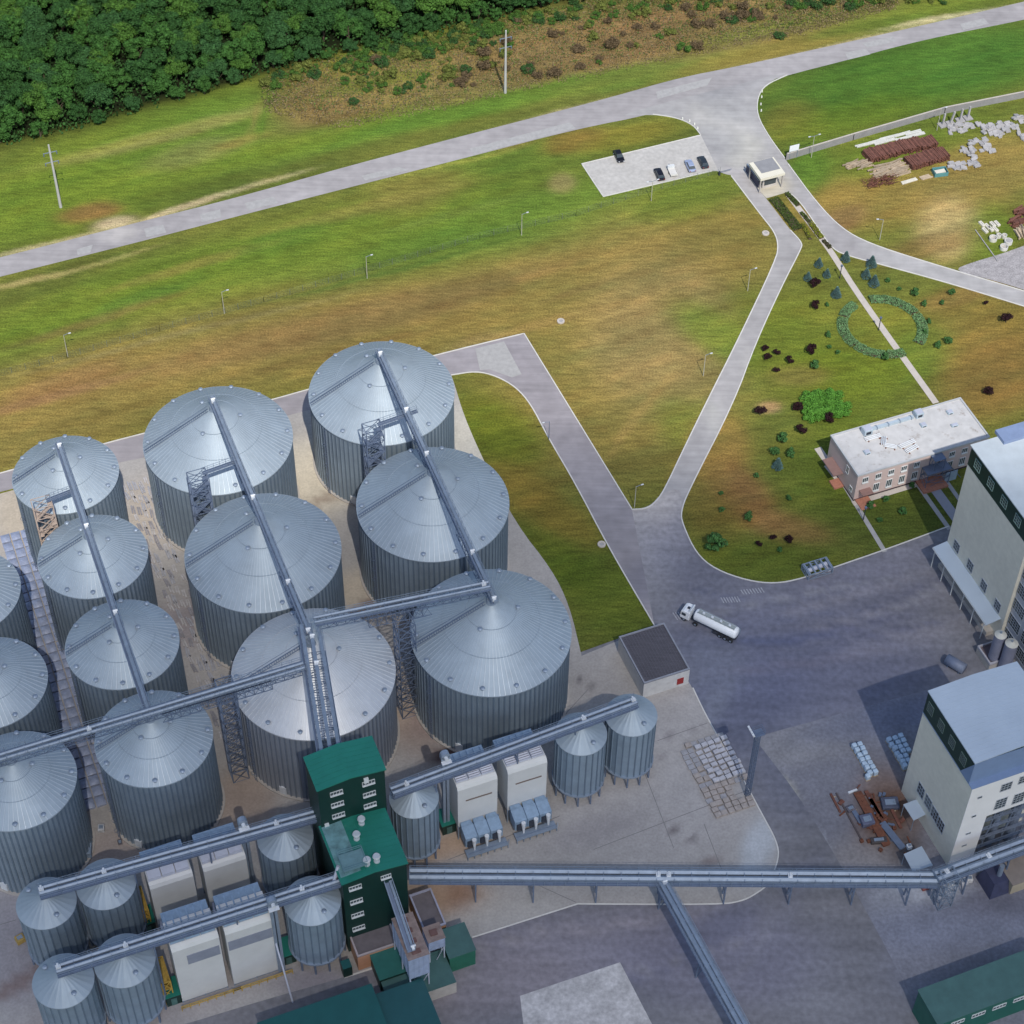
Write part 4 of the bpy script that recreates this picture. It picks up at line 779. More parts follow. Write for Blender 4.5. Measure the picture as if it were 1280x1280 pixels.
v.build('roof_platform', mat('platform', (.16, .28, .30), .6, .3, var=.2), t)
p0 = T2fl + E1 * .3 + E2 * 3 + Vector((0, 0, 23.3)); p1 = F3p + E1 * 4.0 + Vector((0, 0, 20.4))
tt = thing('chute', 'short sloping chute joining the lower loading conveyor to the green tower roof', 'chute', (p1.x, p1.y, 0)); b = MB(); b.tube(p0, p1, .3, 8); b.build('pipe', m_louvre, tt, Vector((p1.x, p1.y, 0)))
# low buildings at the tower foot
t, o, W, D = flat_bldg('low shed with brown bitumen roof and orange end wall, left of the tank house', 'shed', (447, 1197), (499, 1181), (436, 1169), 4.5, m_orange, m_brown, 'shed', rm=mat('pale_parapet', (.40, .34, .34), .8))
b = MB(); b.box(-.4, W + .3, D - .2, D + 1.6, 4.9, 5.1); b.build('rear_canopy', m_gr3, t)
flat_bldg('low green shed beside the orange wall, in front of the brown roof', 'shed', (475, 1225), (511, 1214), (462, 1192), 4.0, m_gw, mat('mid_green_roof', (.02, .12, .10), .6, 0, var=.12, scale=.6), 'shed', parapet=0, over=.1)
flat_bldg('lower green lean-to under the raised panelled bin', 'shed', (483, 1243), (520, 1232), (475, 1226), 3.2, m_gw, m_gr2, 'shed', parapet=0, over=.1)
flat_bldg('small green kiosk beside the left hopper silo legs', 'kiosk', (429, 1212), (440, 1208), (421, 1203), 3.0, m_gw, m_gr3, 'kiosk', parapet=0)
t, o, W, D = flat_bldg('brown flat roof with pale parapet right of the green tower', 'building', (530, 1165), (558, 1157), (508, 1121), 4.6, m_orange, m_brown, 'building', parapet=.35, rm=mat('grey_parapet', (.34, .34, .42), .8))
flat_bldg('green box building with bright green front wall at the end of the row', 'building', (562, 1198), (594, 1186), (548, 1164), 5.0, mat('bright_green_wall', (.014, .12, .075), .5), m_gr2, 'building', parapet=0, over=.12)
flat_bldg('green roofed annex with pale edge strip between raised bin and asphalt', 'annex', (526, 1243), (572, 1231), (512, 1200), 3.6, m_plinth, m_gr2, 'annex', parapet=0)
flat_bldg('wide dark green roof at the bottom edge left of centre', 'warehouse', (340, 1330), (486, 1290), (306, 1285), 7.5, m_gw, m_gr3, 'warehouse', parapet=0, over=.2)
for nm_ in ():
    pass
flat_bldg('dark green roof at the bottom edge below the raised bin', 'warehouse', (492, 1345), (567, 1322), (452, 1250), 6.5, m_gw, mat('deep_green_roof', (.014, .075, .08), .5, 0, var=.1), 'warehouse', parapet=0, over=.2)
t, o, W, D = flat_bldg('long dusty green roofed building in the bottom right corner', 'building', (1173, 1280), (1330, 1221), (1154, 1236), 7.5, mat('corner_green_wall', (.010, .10, .075), .5), m_gr2, 'building', parapet=0, over=.2)
for i in range(4): window(t, 'front', 4 + i * 4, 5.4, 2.4, .9, 4, 1)
# raised panelled bins
def raised_bin(lb, fl, fr, bl, z, zb, zl, nsec):
    o, W, D = RB3(fl, fr, bl, z); t = thing('raised_bin', lb, 'bin', o, R(PHI))
    b = MB(); b.box(0, W, 0, D, zb, z - .1); nn = max(2, int(W / .8))
    for i in range(nn + 1): x = W * i / nn; b.box(x - .05, x + .05, -.08, -.003, zb, z - .15)
    nn2 = max(3, int(D / 1.4))
    for i in range(nn2 + 1): y = D * i / nn2; b.box(-.08, -.003, y - .05, y + .05, zb, z - .15)
    b.build('wall', mat('bin_panel', (.34, .40, .54), .6, .2, var=.16, scale=.8), t)
    r = MB(); r.box(-.15, W + .15, -.15, D + .15, z - .098, z); r.build('roof', mat('dusty_brown_roof', (.24, .18, .16), .9, 0, var=.3, scale=.9, dirt=((.10, .035, .03), .5, .6)), t)
    l = MB()
    for x in (.1, W - .1):
        for k_ in range(3): y = .1 + (D - .2) * k_ / 2; l.bar((x, y, zl), (x, y, zb), .2)
    l.bar((.1, .1, zl + .4), (W - .1, .1, zb - .2), .1); l.bar((.1, .1, zl + .5), (W - .1, .1, zl + .5), .12)
    l.build('support_frame', m_louvre, t)
    for i in range(nsec): h = MB(); h.box(W * .25, W * .7, D * (i + .3) / nsec, D * (i + .7) / nsec, z + .003, z + .22); h.build('hatch', mat('hatch_brown', (.15, .08, .07), .8, var=.2), t)
    return t, o
raised_bin('long raised bin of pale blue panels with rusty roof, fed by a sloping conveyor', (511, 1200), (536, 1192), (487, 1150), 14, 7.4, 0, 4)
raised_bin('small raised bin of pale blue panels with dusty brown roof', (536, 1178), (556, 1172), (529, 1160), 10.5, 7.4, 0, 1)
pa = T2fl + E1 * 8.2 + Vector((0, 0, 18.5)); pb = G(517, 1188, 14.6)
conveyor('sloping enclosed conveyor from the green tower down onto the panelled bin', pa, pb, (0,), sz=.4, walk=.8, drives=(.97,), name='sloping_conveyor')
# raised gallery to the mill
ga, gb = G(512, 1093, 7.4), G(1172, 1098, 7.4)
conveyor('long raised conveyor gallery crossing the yard from the green tower to the mill', ga, gb, (-.75, .55), sz=.95, walk=.7, deck=2.7, tr=[(0, 1, .8)], drives=(.47, .49, .72), posts=(.125, .235, .355, .475, .60, .725, .845, .95), name='conveyor_gallery')
conveyor('conveyor branch running diagonally down to the bottom edge', G(827, 1098, 6.9), G(950, 1320, 6.9), (-.4, .5), sz=.75, walk=.6, deck=1.9, drives=(.03,), posts=(.05, .45, .8), tr=[(0, 1, .7)], name='conveyor_gallery')
conveyor('conveyor gallery running along the front wall of the mill', G(1170, 1096, 8.2), G(1300, 1048, 8.2), (-.7, .5), sz=.9, walk=.7, deck=2.4, drives=(.1, .5), posts=(.03, .3, .7), tr=[(0, 1, .9)], name='conveyor_gallery')
lat_tower('lattice stand where the raised galleries meet by the mill corner', 1176, 1128, 2.6, 2.6, 9.5, 4, m_steel)
# flat roofed shed
t, o, W, D = flat_bldg('flat roofed shed with ribbed brown roof and red door at the yard entrance', 'shed', (805, 855), (863, 838), (772, 797), 4.6, mat('shed_wall', (.55, .54, .53), .85, var=.12, scale=.8, dirt=((.36, .34, .35), .6, .6)), mat('ribbed_bitumen', (.085, .08, .095), .9, var=.3, scale=2.5, stretch=(PHI + 90, .15, 2)), 'shed', parapet=.25, rm=mat('shed_parapet', (.26, .27, .31), .8))
b = MB(); b.box(W * .74, W * .88, -.12, -.003, 1.0, 2.7); b.build('door', mat('red_door', (.30, .02, .02), .6), t)
b = MB()
for i in range(14): b.box(.5 + i * (W - 1) / 14, .56 + i * (W - 1) / 14, .5, D - .5, 4.602, 4.68)
b.build('roof_ribs', mat('rib_grey', (.14, .14, .165), .9), t)
# ================================================================= MILL (lower right)
H = 25.0; o = G(1215.5, 986, H); o.z = 0; t = thing('mill_building', 'cream mill with pale blue roof and green clerestory beside the scrap yard', 'building', o, R(PHI))
W, A, D = 17.5, 4.1, 16.3
b = MB()
op = (3.4, 16.6)   # front opening from x, up to z
x0, z1 = facept(o, 'front', 1233, 1020)
b.box(0, x0, 0, .6, 0, H - .12); b.box(x0, W, 0, .6, z1, H - .12); b.box(0, .6, .6, A, 0, H - .12); b.box(0, W, A, 17.2, 0, H - .12); b.box(.6, W, A - .4, A - .003, 0, H - .13)
b.build('wall', [m_beige], t)
b = MB(); b.box(-.0, W, -.06, -.003, z1 + .02, H - .1); b.box(-.0, x0, -.06, -.003, .1, z1 + .015); b.build('front_render', m_creamf, t)
b = MB(); b.box(-.1, W + .1, -.1, 17.25, H - .118, H); b.build('annex_roof', mat('blue_flat_roof', (.17, .24, .38), .7, 0, var=.06), t)
A0 = A; A, D = 1.2, 16.0
b = MB(); b.box(-.02, W, A, A + D, H + .003, H + 5.9); b.build('clerestory', m_gw, t)
b = MB(); b.box(-.05, W, A - .12, A - .003, H + .004, H + 5.88); b.add([(-.1, A - .12, H + .01), (-.1, A0 - .1, H + .01), (-.1, A - .12, H + 5.85), (-.03, A - .12, H + .01), (-.03, A0 - .1, H + .01), (-.03, A - .12, H + 5.85)], [(0, 2, 1), (3, 4, 5), (0, 1, 4, 3), (1, 2, 5, 4), (2, 0, 3, 5)]); b.build('front_flashing', MATS['blue_flat_roof'], t)
# gable roof ridge along depth
r = gable_roof(W, D, H + 5.9, .5, .12); r.v = [(x, y + A, z) for x, y, z in r.v]; r.build('roof', m_mroof, t)
for i in range(4): window(t, 'left', A + 3.0 + i * 3.75, H + 3.1, 1.7, 2.3, 4, 4, frm=mat('pale_green_frame', (.10, .15, .14), .7), off=-.02, thick=.07)
for px, py in ((1151.5, 988), (1160.5, 1003), (1168.5, 1017.5), (1176, 1031)):
    u, z = facept(o, 'left', px, py); window(t, 'left', u, max(z, 1.9), 2.0, 3.0, 3, 3, off=0, frm=mat('grey_frame', (.30, .34, .40), .7), thick=.08)
for (px, py, w_, h_, a_, c_) in ((1257.5, 982.5, 2.0, 2.2, 3, 3), (1280, 973, 2.0, 2.2, 3, 3), (1250.5, 1003.5, 2.1, 3.0, 3, 4), (1273, 996.5, 2.1, 3.0, 3, 4), (1224.5, 996, .8, .6, 1, 1), (1217, 1019.5, .8, .6, 1, 1), (1210, 1041, .9, .5, 2, 1), (1205, 1056, .9, .5, 2, 1)):
    u, z = facept(o, 'front', px, py)
    if u < W: window(t, 'front', u, z, w_, h_, a_, c_, off=-.06, frm=mat('soft_frame', (.40, .42, .44), .7), thick=.08 if h_ > 1 else .03)
# open steelwork inside the front opening
s_ = MB()
for i in range(5):
    z = z1 - 2.2 - i * 2.9
    if z > .5: s_.box(x0 + .1, W, .1, A - .5, z - .1, z); s_.bar((x0, .15, z + .9), (W, .15, z + .9), .09)
for i in range(4): xx = x0 + 1 + i * 4; s_.bar((xx, .3, 0), (xx + 1.2, .3, z1), .18); s_.bar((xx + 3, .3, z1), (xx, .3, z1 - 9), .14)
s_.tube((x0 + 4, 1.5, 0), (x0 + 4, 1.5, z1), .8, 12); s_.tube((x0 + 8, 1.5, 0), (x0 + 8, 1.5, z1 - 2), 1.0, 12)
s_.build('steel_frame', mat('frame_steel', (.20, .235, .30), .6, .4, var=.25, scale=1), t)
MILL = o
def awning(lb, pts, z, rz=PHI):
    g = [G(*p, z) for p in pts]; c = sum(g, Vector()) / 4; t = thing('awning', lb, 'canopy', (c.x, c.y, 0)); off = Vector((c.x, c.y, 0)); b = MB()
    b.add([*g, *[q + Vector((0, 0, .12)) for q in g]], [(0, 3, 2, 1), (4, 5, 6, 7), (0, 1, 5, 4), (1, 2, 6, 5), (2, 3, 7, 6), (3, 0, 4, 7)]); b.build('roof', m_mroof if z < 4 else m_troof, t, off)
    for q in g: l = MB(); qq = q + (c.lerp(q, 0) - q) * .06; l.bar(Vector((qq.x, qq.y, z - .01)), Vector((qq.x, qq.y, 0)), .12); l.build('post', m_steel, t, off)
awning('small grey awning against the mill wall, beyond the scrap heap', [(1129, 1006), (1147, 999), (1161.5, 1016), (1142, 1026)], 3.6)
awning('small pale awning at the mill corner, beside the raised gallery', [(1129.5, 1068), (1152, 1058), (1166, 1082), (1141, 1090)], 3.4)
# ================================================================= TALL BUILDING (right edge)
H = 29.; o0 = G(1209.5, 580, H); o0.z = 0; Ln = 0.
for q in np.arange(10, 40, .25):
    qq = o0 - E2 * float(q); a_ = PJ((qq.x, qq.y, 4.)); 
    if a_[0] > 1251.5: Ln = float(q); break
o = o0 - E2 * Ln; W = 20
t = thing('tall_building', 'tall cream building at the right edge with pale roof, green top storey and loading canopy', 'building', o, R(PHI))
b = MB(); b.box(0, W, 0, Ln, 0, H); b.build('wall', m_beige, t)
b = MB(); b.box(-.03, W, -.03, Ln + .03, H + .003, H + 5); b.build('clerestory', m_gw, t)
b = MB(); b.box(-.3, W, -.3, Ln + .3, H + 5.003, H + 5.25); b.build('roof', m_troof, t)
b = MB(); b.box(5.6, W, Ln - 2.0, Ln + 1.4, H + 5.26, H + 6.0); b.build('roof_upstand', mat('blue_upstand', (.20, .26, .40), .6), t)
for i in range(5): window(t, 'left', Ln - 3.0 - i * 4.9, H + 2.6, 1.9, 2.2, 3, 3, frm=mat('green_grey_frame', (.20, .30, .28), .7), off=-.03, thick=.07)
for (px, py) in ((1196, 683), (1213, 707), (1230, 732), (1247, 757)):
    u, z = facept(o, 'left', px, py); window(t, 'left', u, z, 1.9, 2.5, 3, 3, frm=mat('grey_frame', (.30, .34, .40), .7), thick=.07)
c = MB(); c.add([(-3.1, Ln - 21, 5.3), (0, Ln - 21, 5.9), (0, Ln + .1, 5.9), (-3.1, Ln + .1, 5.3), (-3.1, Ln - 21, 5.5), (0, Ln - 21, 6.1), (0, Ln + .1, 6.1), (-3.1, Ln + .1, 5.5)], [(0, 3, 2, 1), (4, 5, 6, 7), (0, 1, 5, 4), (1, 2, 6, 5), (2, 3, 7, 6), (3, 0, 4, 7)])
cp = c.build('canopy', m_mroof, t)
for i in range(6): l = MB(); y = Ln - .6 - i * 3.9; l.bar((-2.9, y, 0), (-2.9, y, 5.3), .14); l.bar((-2.9, y, 3.9), (0, y, 5.6), .1); l.build('canopy_post', m_white, t)
c = MB(); c.box(-3.2, -3.12, Ln - 21, Ln + .1, 5.2, 5.4); c.build('gutter', m_white, t)
c = MB(); c.box(-1.6, -.003, Ln - 20, Ln - 1, 0, 1.2); c.build('loading_dock', m_plinth, t)
ow = o - E2 * 24 + E1 * .9; t = thing('glazed_wing', 'tall wing with a grid of large dark windows behind the mill roof', 'building', ow, R(PHI))
b = MB(); b.box(0, 16, 0, 23.95, 0, 26); b.build('wall', mat('pale_blue_wall', (.44, .44, .47), .85, var=.06), t)
b = MB(); b.box(-.2, 16, -.2, 23.8, 26.003, 26.2); b.build('roof', m_troof, t)
for j in range(5):
    for i in range(5): window(t, 'left', 22.0 - i * 4.6, 3.0 + j * 4.6, 3.6, 3.0, 5, 4, frm=mat('grey_frame', (.30, .34, .40), .7), thick=.08)
for lb, px, py, r_, h_ in (('dusty upright tank beside the glazed wing, nearer the canopy', 1240, 829, 1.15, 9), ('dusty upright tank beside the glazed wing, nearer the mill roof', 1254, 838, 1.25, 8.6)):
    g = G(px, py); t = thing('upright_tank', lb, 'tank', g, 0); b = MB(); b.smooth = True; b.tube((0, 0, 0), (0, 0, h_), r_, 24, cap=False); b.build('shell', mat('tank_shell', (.25, .26, .34), .6, .3, var=.12), t)
    b = MB(); b.tube((0, 0, h_), (0, 0, h_ + .5), r_ + .03, 24, .2); b.build('cap', mat('tank_cap', (.50, .50, .46), .7), t); b = MB(); b.tube((0, 0, h_ + .5), (0, 0, h_ + .9), .2, 8); b.build('spout', m_steel, t)
for lb, fl, fr, bl, z in (('low walled bay with brown floor behind the mill', (1237, 832), (1262, 825), (1225, 808), 1.8),):
    flat_bldg(lb, 'bay', fl, fr, bl, z, m_plinth, mat('bay_floor', (.14, .11, .12), .9), 'loading_bay', parapet=.5, rm=mat('bay_parapet', (.40, .39, .42), .8))
g = G(1193, 835); t = thing('ground_tank', 'small horizontal tank lying behind the mill roof', 'tank', g, R(PHI - 60)); b = MB(); b.smooth = True; b.tube((-2, 0, 1.3), (2, 0, 1.3), 1.1, 16); b.build('shell', mat('tank_blue', (.18, .21, .29), .6, .2), t); b = MB(); b.box(-1.4, -1.1, -.8, .8, 0, .6); b.box(1.1, 1.4, -.8, .8, 0, .6); b.build('saddle', m_steel2, t)
# ================================================================= PINK OFFICE
H = 8.; o = G(1073, 594, H); o.z = 0; W, D = 30.6, 12.0; t = thing('office_building', 'two storey pink office with a flat pale stained roof and red entrance steps', 'building', o, R(PHI))
b = MB(); b.box(0, W, 0, D, .0, H - .4); b.build('wall', m_pink, t)
b = MB(); b.box(-.03, W + .03, -.03, D + .03, .003, .5); b.build('plinth', mat('dark_plinth', (.06, .04, .045), .9), t)
b = MB(); b.box(.2, W - .2, .2, D - .2, H - .398, H - .25); b.build('roof', mat('stained_membrane', (.52, .51, .50), .9, 0, var=.12, scale=.5, dirt=((.30, .26, .23), .4, .57)), t)
b = MB(); b.box(-.15, W + .15, -.15, .2, H - .397, H); b.box(-.15, W + .15, D - .2, D + .15, H - .397, H); b.box(-.15, .2, .2, D - .2, H - .397, H); b.box(W - .2, W + .15, .2, D - .2, H - .397, H); b.build('parapet', mat('grey_coping', (.45, .46, .47), .7), t)
for x in (1.9, 4.9, 7.9, 10.9, 13.9, 22.2, 25.2, 28.2):
    window(t, 'front', x, 5.9, 1.2, 1.3, 3, 1, sill=True, thick=.1)
    if x > 4: window(t, 'front', x, 2.6, 1.2, 2.0, 3, 1, sill=True, thick=.1)
for y in (4.0,): window(t, 'left', y, 5.6, .9, 1.9, 2, 1); window(t, 'left', y - 2.4, 2.2, .9, 1.2, 2, 1)
b = MB(); b.box(.9, 3.4, -1.8, -.003, 2.9, 3.05); b.build('porch_roof', mat('porch_brown', (.25, .15, .13), .8), t)
b = MB(); b.box(.4, 3.4, -2.4, -.04, 0, .35); b.box(.4, 3.8, -3.0, -2.403, 0, .2); b.build('entrance_steps', m_brick, t)
b = MB(); b.box(-2.3, -.04, 5.2, 10.2, 3.1, 3.25); b.build('porch_roof', mat('porch_brown', (.25, .15, .13), .8), t)
b = MB(); b.box(-2.2, -.04, 4.2, 6.6, 0, .4); b.build('entrance_steps', m_brick, t)
s_ = MB(); s_.tower(18.2, -1.3, 5.5, 2.4, 0, 4.4, 2, .12); s_.obox((18.2, -1.3, 4.4), 5.6, 2.5, .1); s_.tower(18.2, -1.0, 2.4, 1.8, 4.4, 7.4, 1, .12); s_.obox((18.2, -1.0, 7.4), 2.6, 2.0, .1)
for e in (-.9, -2.1): s_.bar((21, e, 4.4), (24.2, e, 0), .16)
s_.build('fire_escape', m_steel2, t)
b = MB(); b.box(14.6, 20.4, -3.6, -.04, 0, .5); b.build('entrance_steps', m_brick, t)
b = MB(); b.box(20.3, 23, -2.2, -2.0, 0, 2.8); b.build('side_panel', mat('panel_blue', (.30, .38, .47), .6), t)
OFF = o
def roof_unit(lb, px, py, sx, sy, sz, name='roof_unit', cat='roof unit', m_=None, cap=None):
    g = G(px, py, 7.8); t_ = thing(name, lb, cat, (g.x, g.y, 7.75), R(PHI)); b = MB(); b.box(-sx / 2, sx / 2, -sy / 2, sy / 2, 0, sz); b.build('casing', m_ or mat('unit_blue', (.42, .50, .56), .6, .1), t_, bevel=.03)
    b = MB(); b.box(-sx / 2 + .12, sx / 2 - .12, -sy / 2 + .12, sy / 2 - .12, sz + .002, sz + .12); b.build('lid', cap or m_louvre, t_)
    b = MB(); b.box(-sx * .3, sx * .3, -sy / 2 - .03, -sy / 2 - .003, sz * .25, sz * .75); b.build('grille', m_dark, t_)
roof_unit('blue stairhead box with white side at the back left of the office roof', 1083, 541, 1.9, 1.7, 1.5)
roof_unit('blue box with white side near the middle back edge of the office roof', 1147.5, 519.5, 1.7, 1.6, 1.3)
roof_unit('low blue hatch in the centre of the office roof', 1154, 532, 1.2, 1.1, .5)
roof_unit('low blue hatch near the far right corner of the office roof', 1187, 516, 1.2, 1.1, .5)
roof_unit('low hatch near the right edge of the office roof with green rim', 1193, 532, 1.5, .8, .4)
roof_unit('low blue hatch at the front left of the office roof', 1083.5, 566, 1.2, 1.1, .5)
t_ = thing('roof_duct', 'long blue duct along the back edge of the office roof', 'duct', (OFF.x, OFF.y, 7.75), R(PHI)); b = MB(); b.box(6.5, 18.5, 10.2, 10.9, 0, .55); b.build('duct', mat('unit_blue', (.42, .50, .56), .6, .1), t_); b = MB()
for i in range(5): b.box(7 + i * 2.7, 7.2 + i * 2.7, 10.1, 11.0, 0, .65)
b.build('bracket', m_steel, t_)
lbs = ['beside the stairhead box', 'left of the roof centre', 'in the middle of the roof clutter', 'at the front of the clutter', 'rightmost of the clutter']
for i, (px, py, L_, r_) in enumerate([(1092, 549, 3.6, 0), (1107, 552, 2.4, 60), (1113, 560, 2.6, -35), (1135, 557, 4.0, 8), (1141, 563, 3.2, 14)]):
    g = G(px, py, 7.8); t_ = thing('pipe_rack', 'bundle of pale pipes on the office roof, ' + lbs[i], 'pipes', (g.x, g.y, 7.75), R(PHI + r_)); b = MB()
    for k_ in range(3): b.tube((-L_ / 2, k_ * .4, .3), (L_ / 2, k_ * .4, .3), .14, 8)
    b.build('pipe', m_light, t_); b = MB()
    for k_ in (-.35, .35): b.box(L_ * k_ - .1, L_ * k_ + .1, -.4, 1.2, 0, .18)
    b.build('bearer', m_rust, t_)
# ================================================================= GATEHOUSE
z = 4.6; o, W, D = RB3((951.5, 223), (980, 215.5), (942.5, 203), z); t = thing('gatehouse', 'gatehouse with cream rimmed flat grey roof between the two entrance lanes', 'gatehouse', o, R(PHI))
b = MB(); b.box(-.2, W + .2, -.2, D + .2, z - .7, z); b.build('roof', mat('cream_fascia', (.70, .66, .54), .8, var=.05), t); b = MB(); b.box(.9, W - .2, 1.6, D + .1, z + .003, z + .05); b.build('roof_covering', mat('grey_felt', (.26, .26, .27), .9), t)
b = MB(); b.box(1.4, W - .8, 1.3, D - .3, 0, z - .702); b.build('wall', mat('gate_wall', (.50, .46, .42), .8), t)
b = MB(); b.box(1.3, 1.397, 1.5, D - .5, .9, 3.2); b.build('window', m_glass, t); b = MB(); b.box(1.8, W - 1.2, 1.2, 1.297, .9, 3.0); b.build('window', m_glass, t)
for x, y in ((.1, .2), (W - .1, .2), (.1, D - .2)): l = MB(); l.bar((x, y, 0), (x, y, z - .7), .3); l.build('post', m_plinth, t)
g = G(944, 226); t = thing('gatehouse_dark_side', 'dark panel standing in for the dark glass side of the gatehouse', 'screen', g, R(PHI)); b = MB(); b.box(-.6, -.3, -2.6, 4, 0, 2.2); b.build('panel', mat('dark_panel', (.03, .035, .07), .6), t); b = MB(); b.box(-.65, -.25, -2.6, 4, 2.2, 2.3); b.build('coping', m_steel, t)  # added dark panel, stands in for the dark glass side of the gatehouse
# ================================================================= WALLS, FENCES, SIGN
def wall_run(lb, pts, h, wd, m_, capm, seg=2.4, name='concrete_wall', cat='wall'):
    P = [G(*p) for p in pts]; t = thing(name, lb, cat, P[0]); b = MB(); cp = MB(); off = P[0]
    for a, c in zip(P, P[1:]):
        b.bar(a + Vector((0, 0, h / 2)), c + Vector((0, 0, h / 2)), wd, h); cp.bar(a + Vector((0, 0, h + .08)), c + Vector((0, 0, h + .08)), wd * 1.6, .14)
        n_ = int((c - a).length / seg)
        for i in range(n_ + 1): q = a.lerp(c, i / max(n_, 1)); b.bar(q, q + Vector((0, 0, h)), wd * 1.3)
    b.build('panels', m_, t, off); cp.build('coping', capm, t, off)
wall_run('long grey concrete boundary wall with pale coping behind the rusty stacks', [(983, 200), (1066, 175), (1180, 142), (1290, 120), (1350, 108)], 1.9, .2, mat('wall_grey', (.27, .26, .26), .9), m_path)
g = G(991, 198); t = thing('sign_board', 'white rectangular board on legs beside the gatehouse wall', 'sign', g, R(PHI)); b = MB(); b.obox((0, 0, 3.2), 2.5, .15, 1.7); b.build('panel', mat('sign_white', (.78, .80, .84), .5, var=.03), t)
b = MB(); b.bar((-1, 0, 0), (-1, 0, 2.4), .14); b.bar((1, 0, 0), (1, 0, 2.4), .14); b.build('leg', m_steel, t)
g = G(899, 219); t = thing('barrier', 'low dark barrier at the end of the parked cars', 'barrier', g, R(PHI)); b = MB(); b.box(-.2, .2, -.2, .2, 0, 1.1); b.build('post', m_dark, t); b = MB(); b.bar((0, 0, 1), (3.2, 0, 1), .1); b.build('arm', m_steel2, t)
def mesh_fence(lb, pts, h=1.8, sp=3., name='mesh_fence'):
    P = [G(*p) for p in pts]; t = thing(name, lb, 'fence', P[0]); off = P[0]; wv = MB(); pb = MB()
    for a, c in zip(P, P[1:]):
        for i in range(5): z = .1 + i * (h - .1) / 4; wv.bar(a + Vector((0, 0, z)), c + Vector((0, 0, z)), .018)
        n_ = max(1, int((c - a).length / sp))
        for i in range(n_ + 1): q = a.lerp(c, i / n_); pb.bar(q, q + Vector((0, 0, h)), .07)
        for i in range(int((c - a).length / .6)): q = a.lerp(c, i / ((c - a).length / .6)); wv.bar(q, q + Vector((0, 0, h)), .012)
    wv.build('wires', mat('fence_wire', (.12, .16, .12), .7, .1), t, off); pb.build('posts', mat('fence_post', (.17, .19, .15), .8), t, off)
mesh_fence('thin wire mesh fence crossing the field from the parking lot to the left edge', [(900, 216), (813, 240), (720, 270), (600, 298), (459, 340), (330, 378), (200, 414), (84, 448), (-20, 476)])
b = None
for i, (x, y) in enumerate([(590, 295), (596, 293)][:0]): pass
# white kerb stones at the bends
first = None
for i, (x, y) in enumerate([(952.5, 115), (952, 122), (951, 131), (951.5, 139), (853, 149), (862, 152), (868, 156), (872, 161)]):
    g = G(x, y)
    if first is None:
        first = thing('bollard', 'short white marker stone along the grass at the junction bend', 'bollard', g, 0, 'white marker stones at the junction'); b = MB(); b.tube((0, 0, 0), (0, 0, .55), .2, 8, .15); b.build('body', mat('marker_white', (.75, .74, .66), .8), first)
    else: dup(first, g)
# ================================================================= POLES
def lamp_post(lb, px, py, h, rz, arm=1.1, double=False, group='street lamps around the site', m_=None):
    t = thing('lamp_post', lb, 'street lamp', G(px, py), R(rz), group); b = MB(); b.tube((0, 0, 0), (0, 0, h), .10, 8, .06); b.build('pole', m_ or mat('lamp_pole', (.50, .48, .40), .6, .2), t)
    for s_ in ((1, -1) if double else (1,)):
        a = MB(); a.bar((0, 0, h - .1), (s_ * arm, 0, h + .15), .08); a.build('arm', m_steel, t); l = MB(); l.obox((s_ * (arm + .25), 0, h + .12), .55, .24, .14); l.build('lamp_head', m_light, t)
    return t
for i, (px, py, h, rz, dbl, lb) in enumerate([(85, 446, 6.6, 22, 0, 'lamp post in the brown field by the left edge'), (280.5, 392, 6.6, 22, 0, 'lamp post on the fence line, second from the left edge'), (459, 348, 6.6, 22, 0, 'lamp post on the fence line, right of the field centre line'), (652, 294, 6.4, 22, 0, 'lamp post on the green fence line above the road bend'),
    (814, 251, 6, 22, 1, 'double lamp post below the parking lot'), (934.5, 363.5, 6.4, 20, 0, 'lamp post on the grass by the angled service road'), (879, 470, 6.4, 20, 0, 'lamp post beside the lower straight of the service road'), (1014, 197, 6.6, 22, 1, 'double lamp post by the boundary wall near the sign board'),
    (1099.5, 300, 6.2, 180, 0, 'lamp post beside the right-hand lane'), (793, 634, 6.4, 20, 0, 'lamp post at the corner where the silo road meets the yard'), (686, 549, 5.4, 200, 0, 'dark lamp post beside the silo road kerb'), (1171, 163, 6.6, 22, 0, 'lamp post by the boundary wall near the T-shaped footings'),
    (1279, 290, 6.4, 22, 0, 'lamp post at the right edge by the rusty heap')]):
    lamp_post(lb, px, py, h, rz, double=bool(dbl), m_=m_steel2 if px == 686 else None)
for px, py, lb in ((1049.5, 348, 'dark short lamp post beside the footpath before the ring hedge'), (1098, 413, 'dark short lamp post beside the footpath inside the ring hedge'), (1079, 650, 'dark short lamp post beside the path below the office')):
    t = thing('path_lamp', lb, 'lamp post', G(px, py), 0, 'dark path lamps'); b = MB(); b.tube((0, 0, 0), (0, 0, 3.6), .12, 8, .09); b.build('pole', m_dark, t); b = MB(); b.tube((0, 0, 3.6), (0, 0, 4.0), .25, 10, .3); b.build('lamp_head', m_steel2, t)
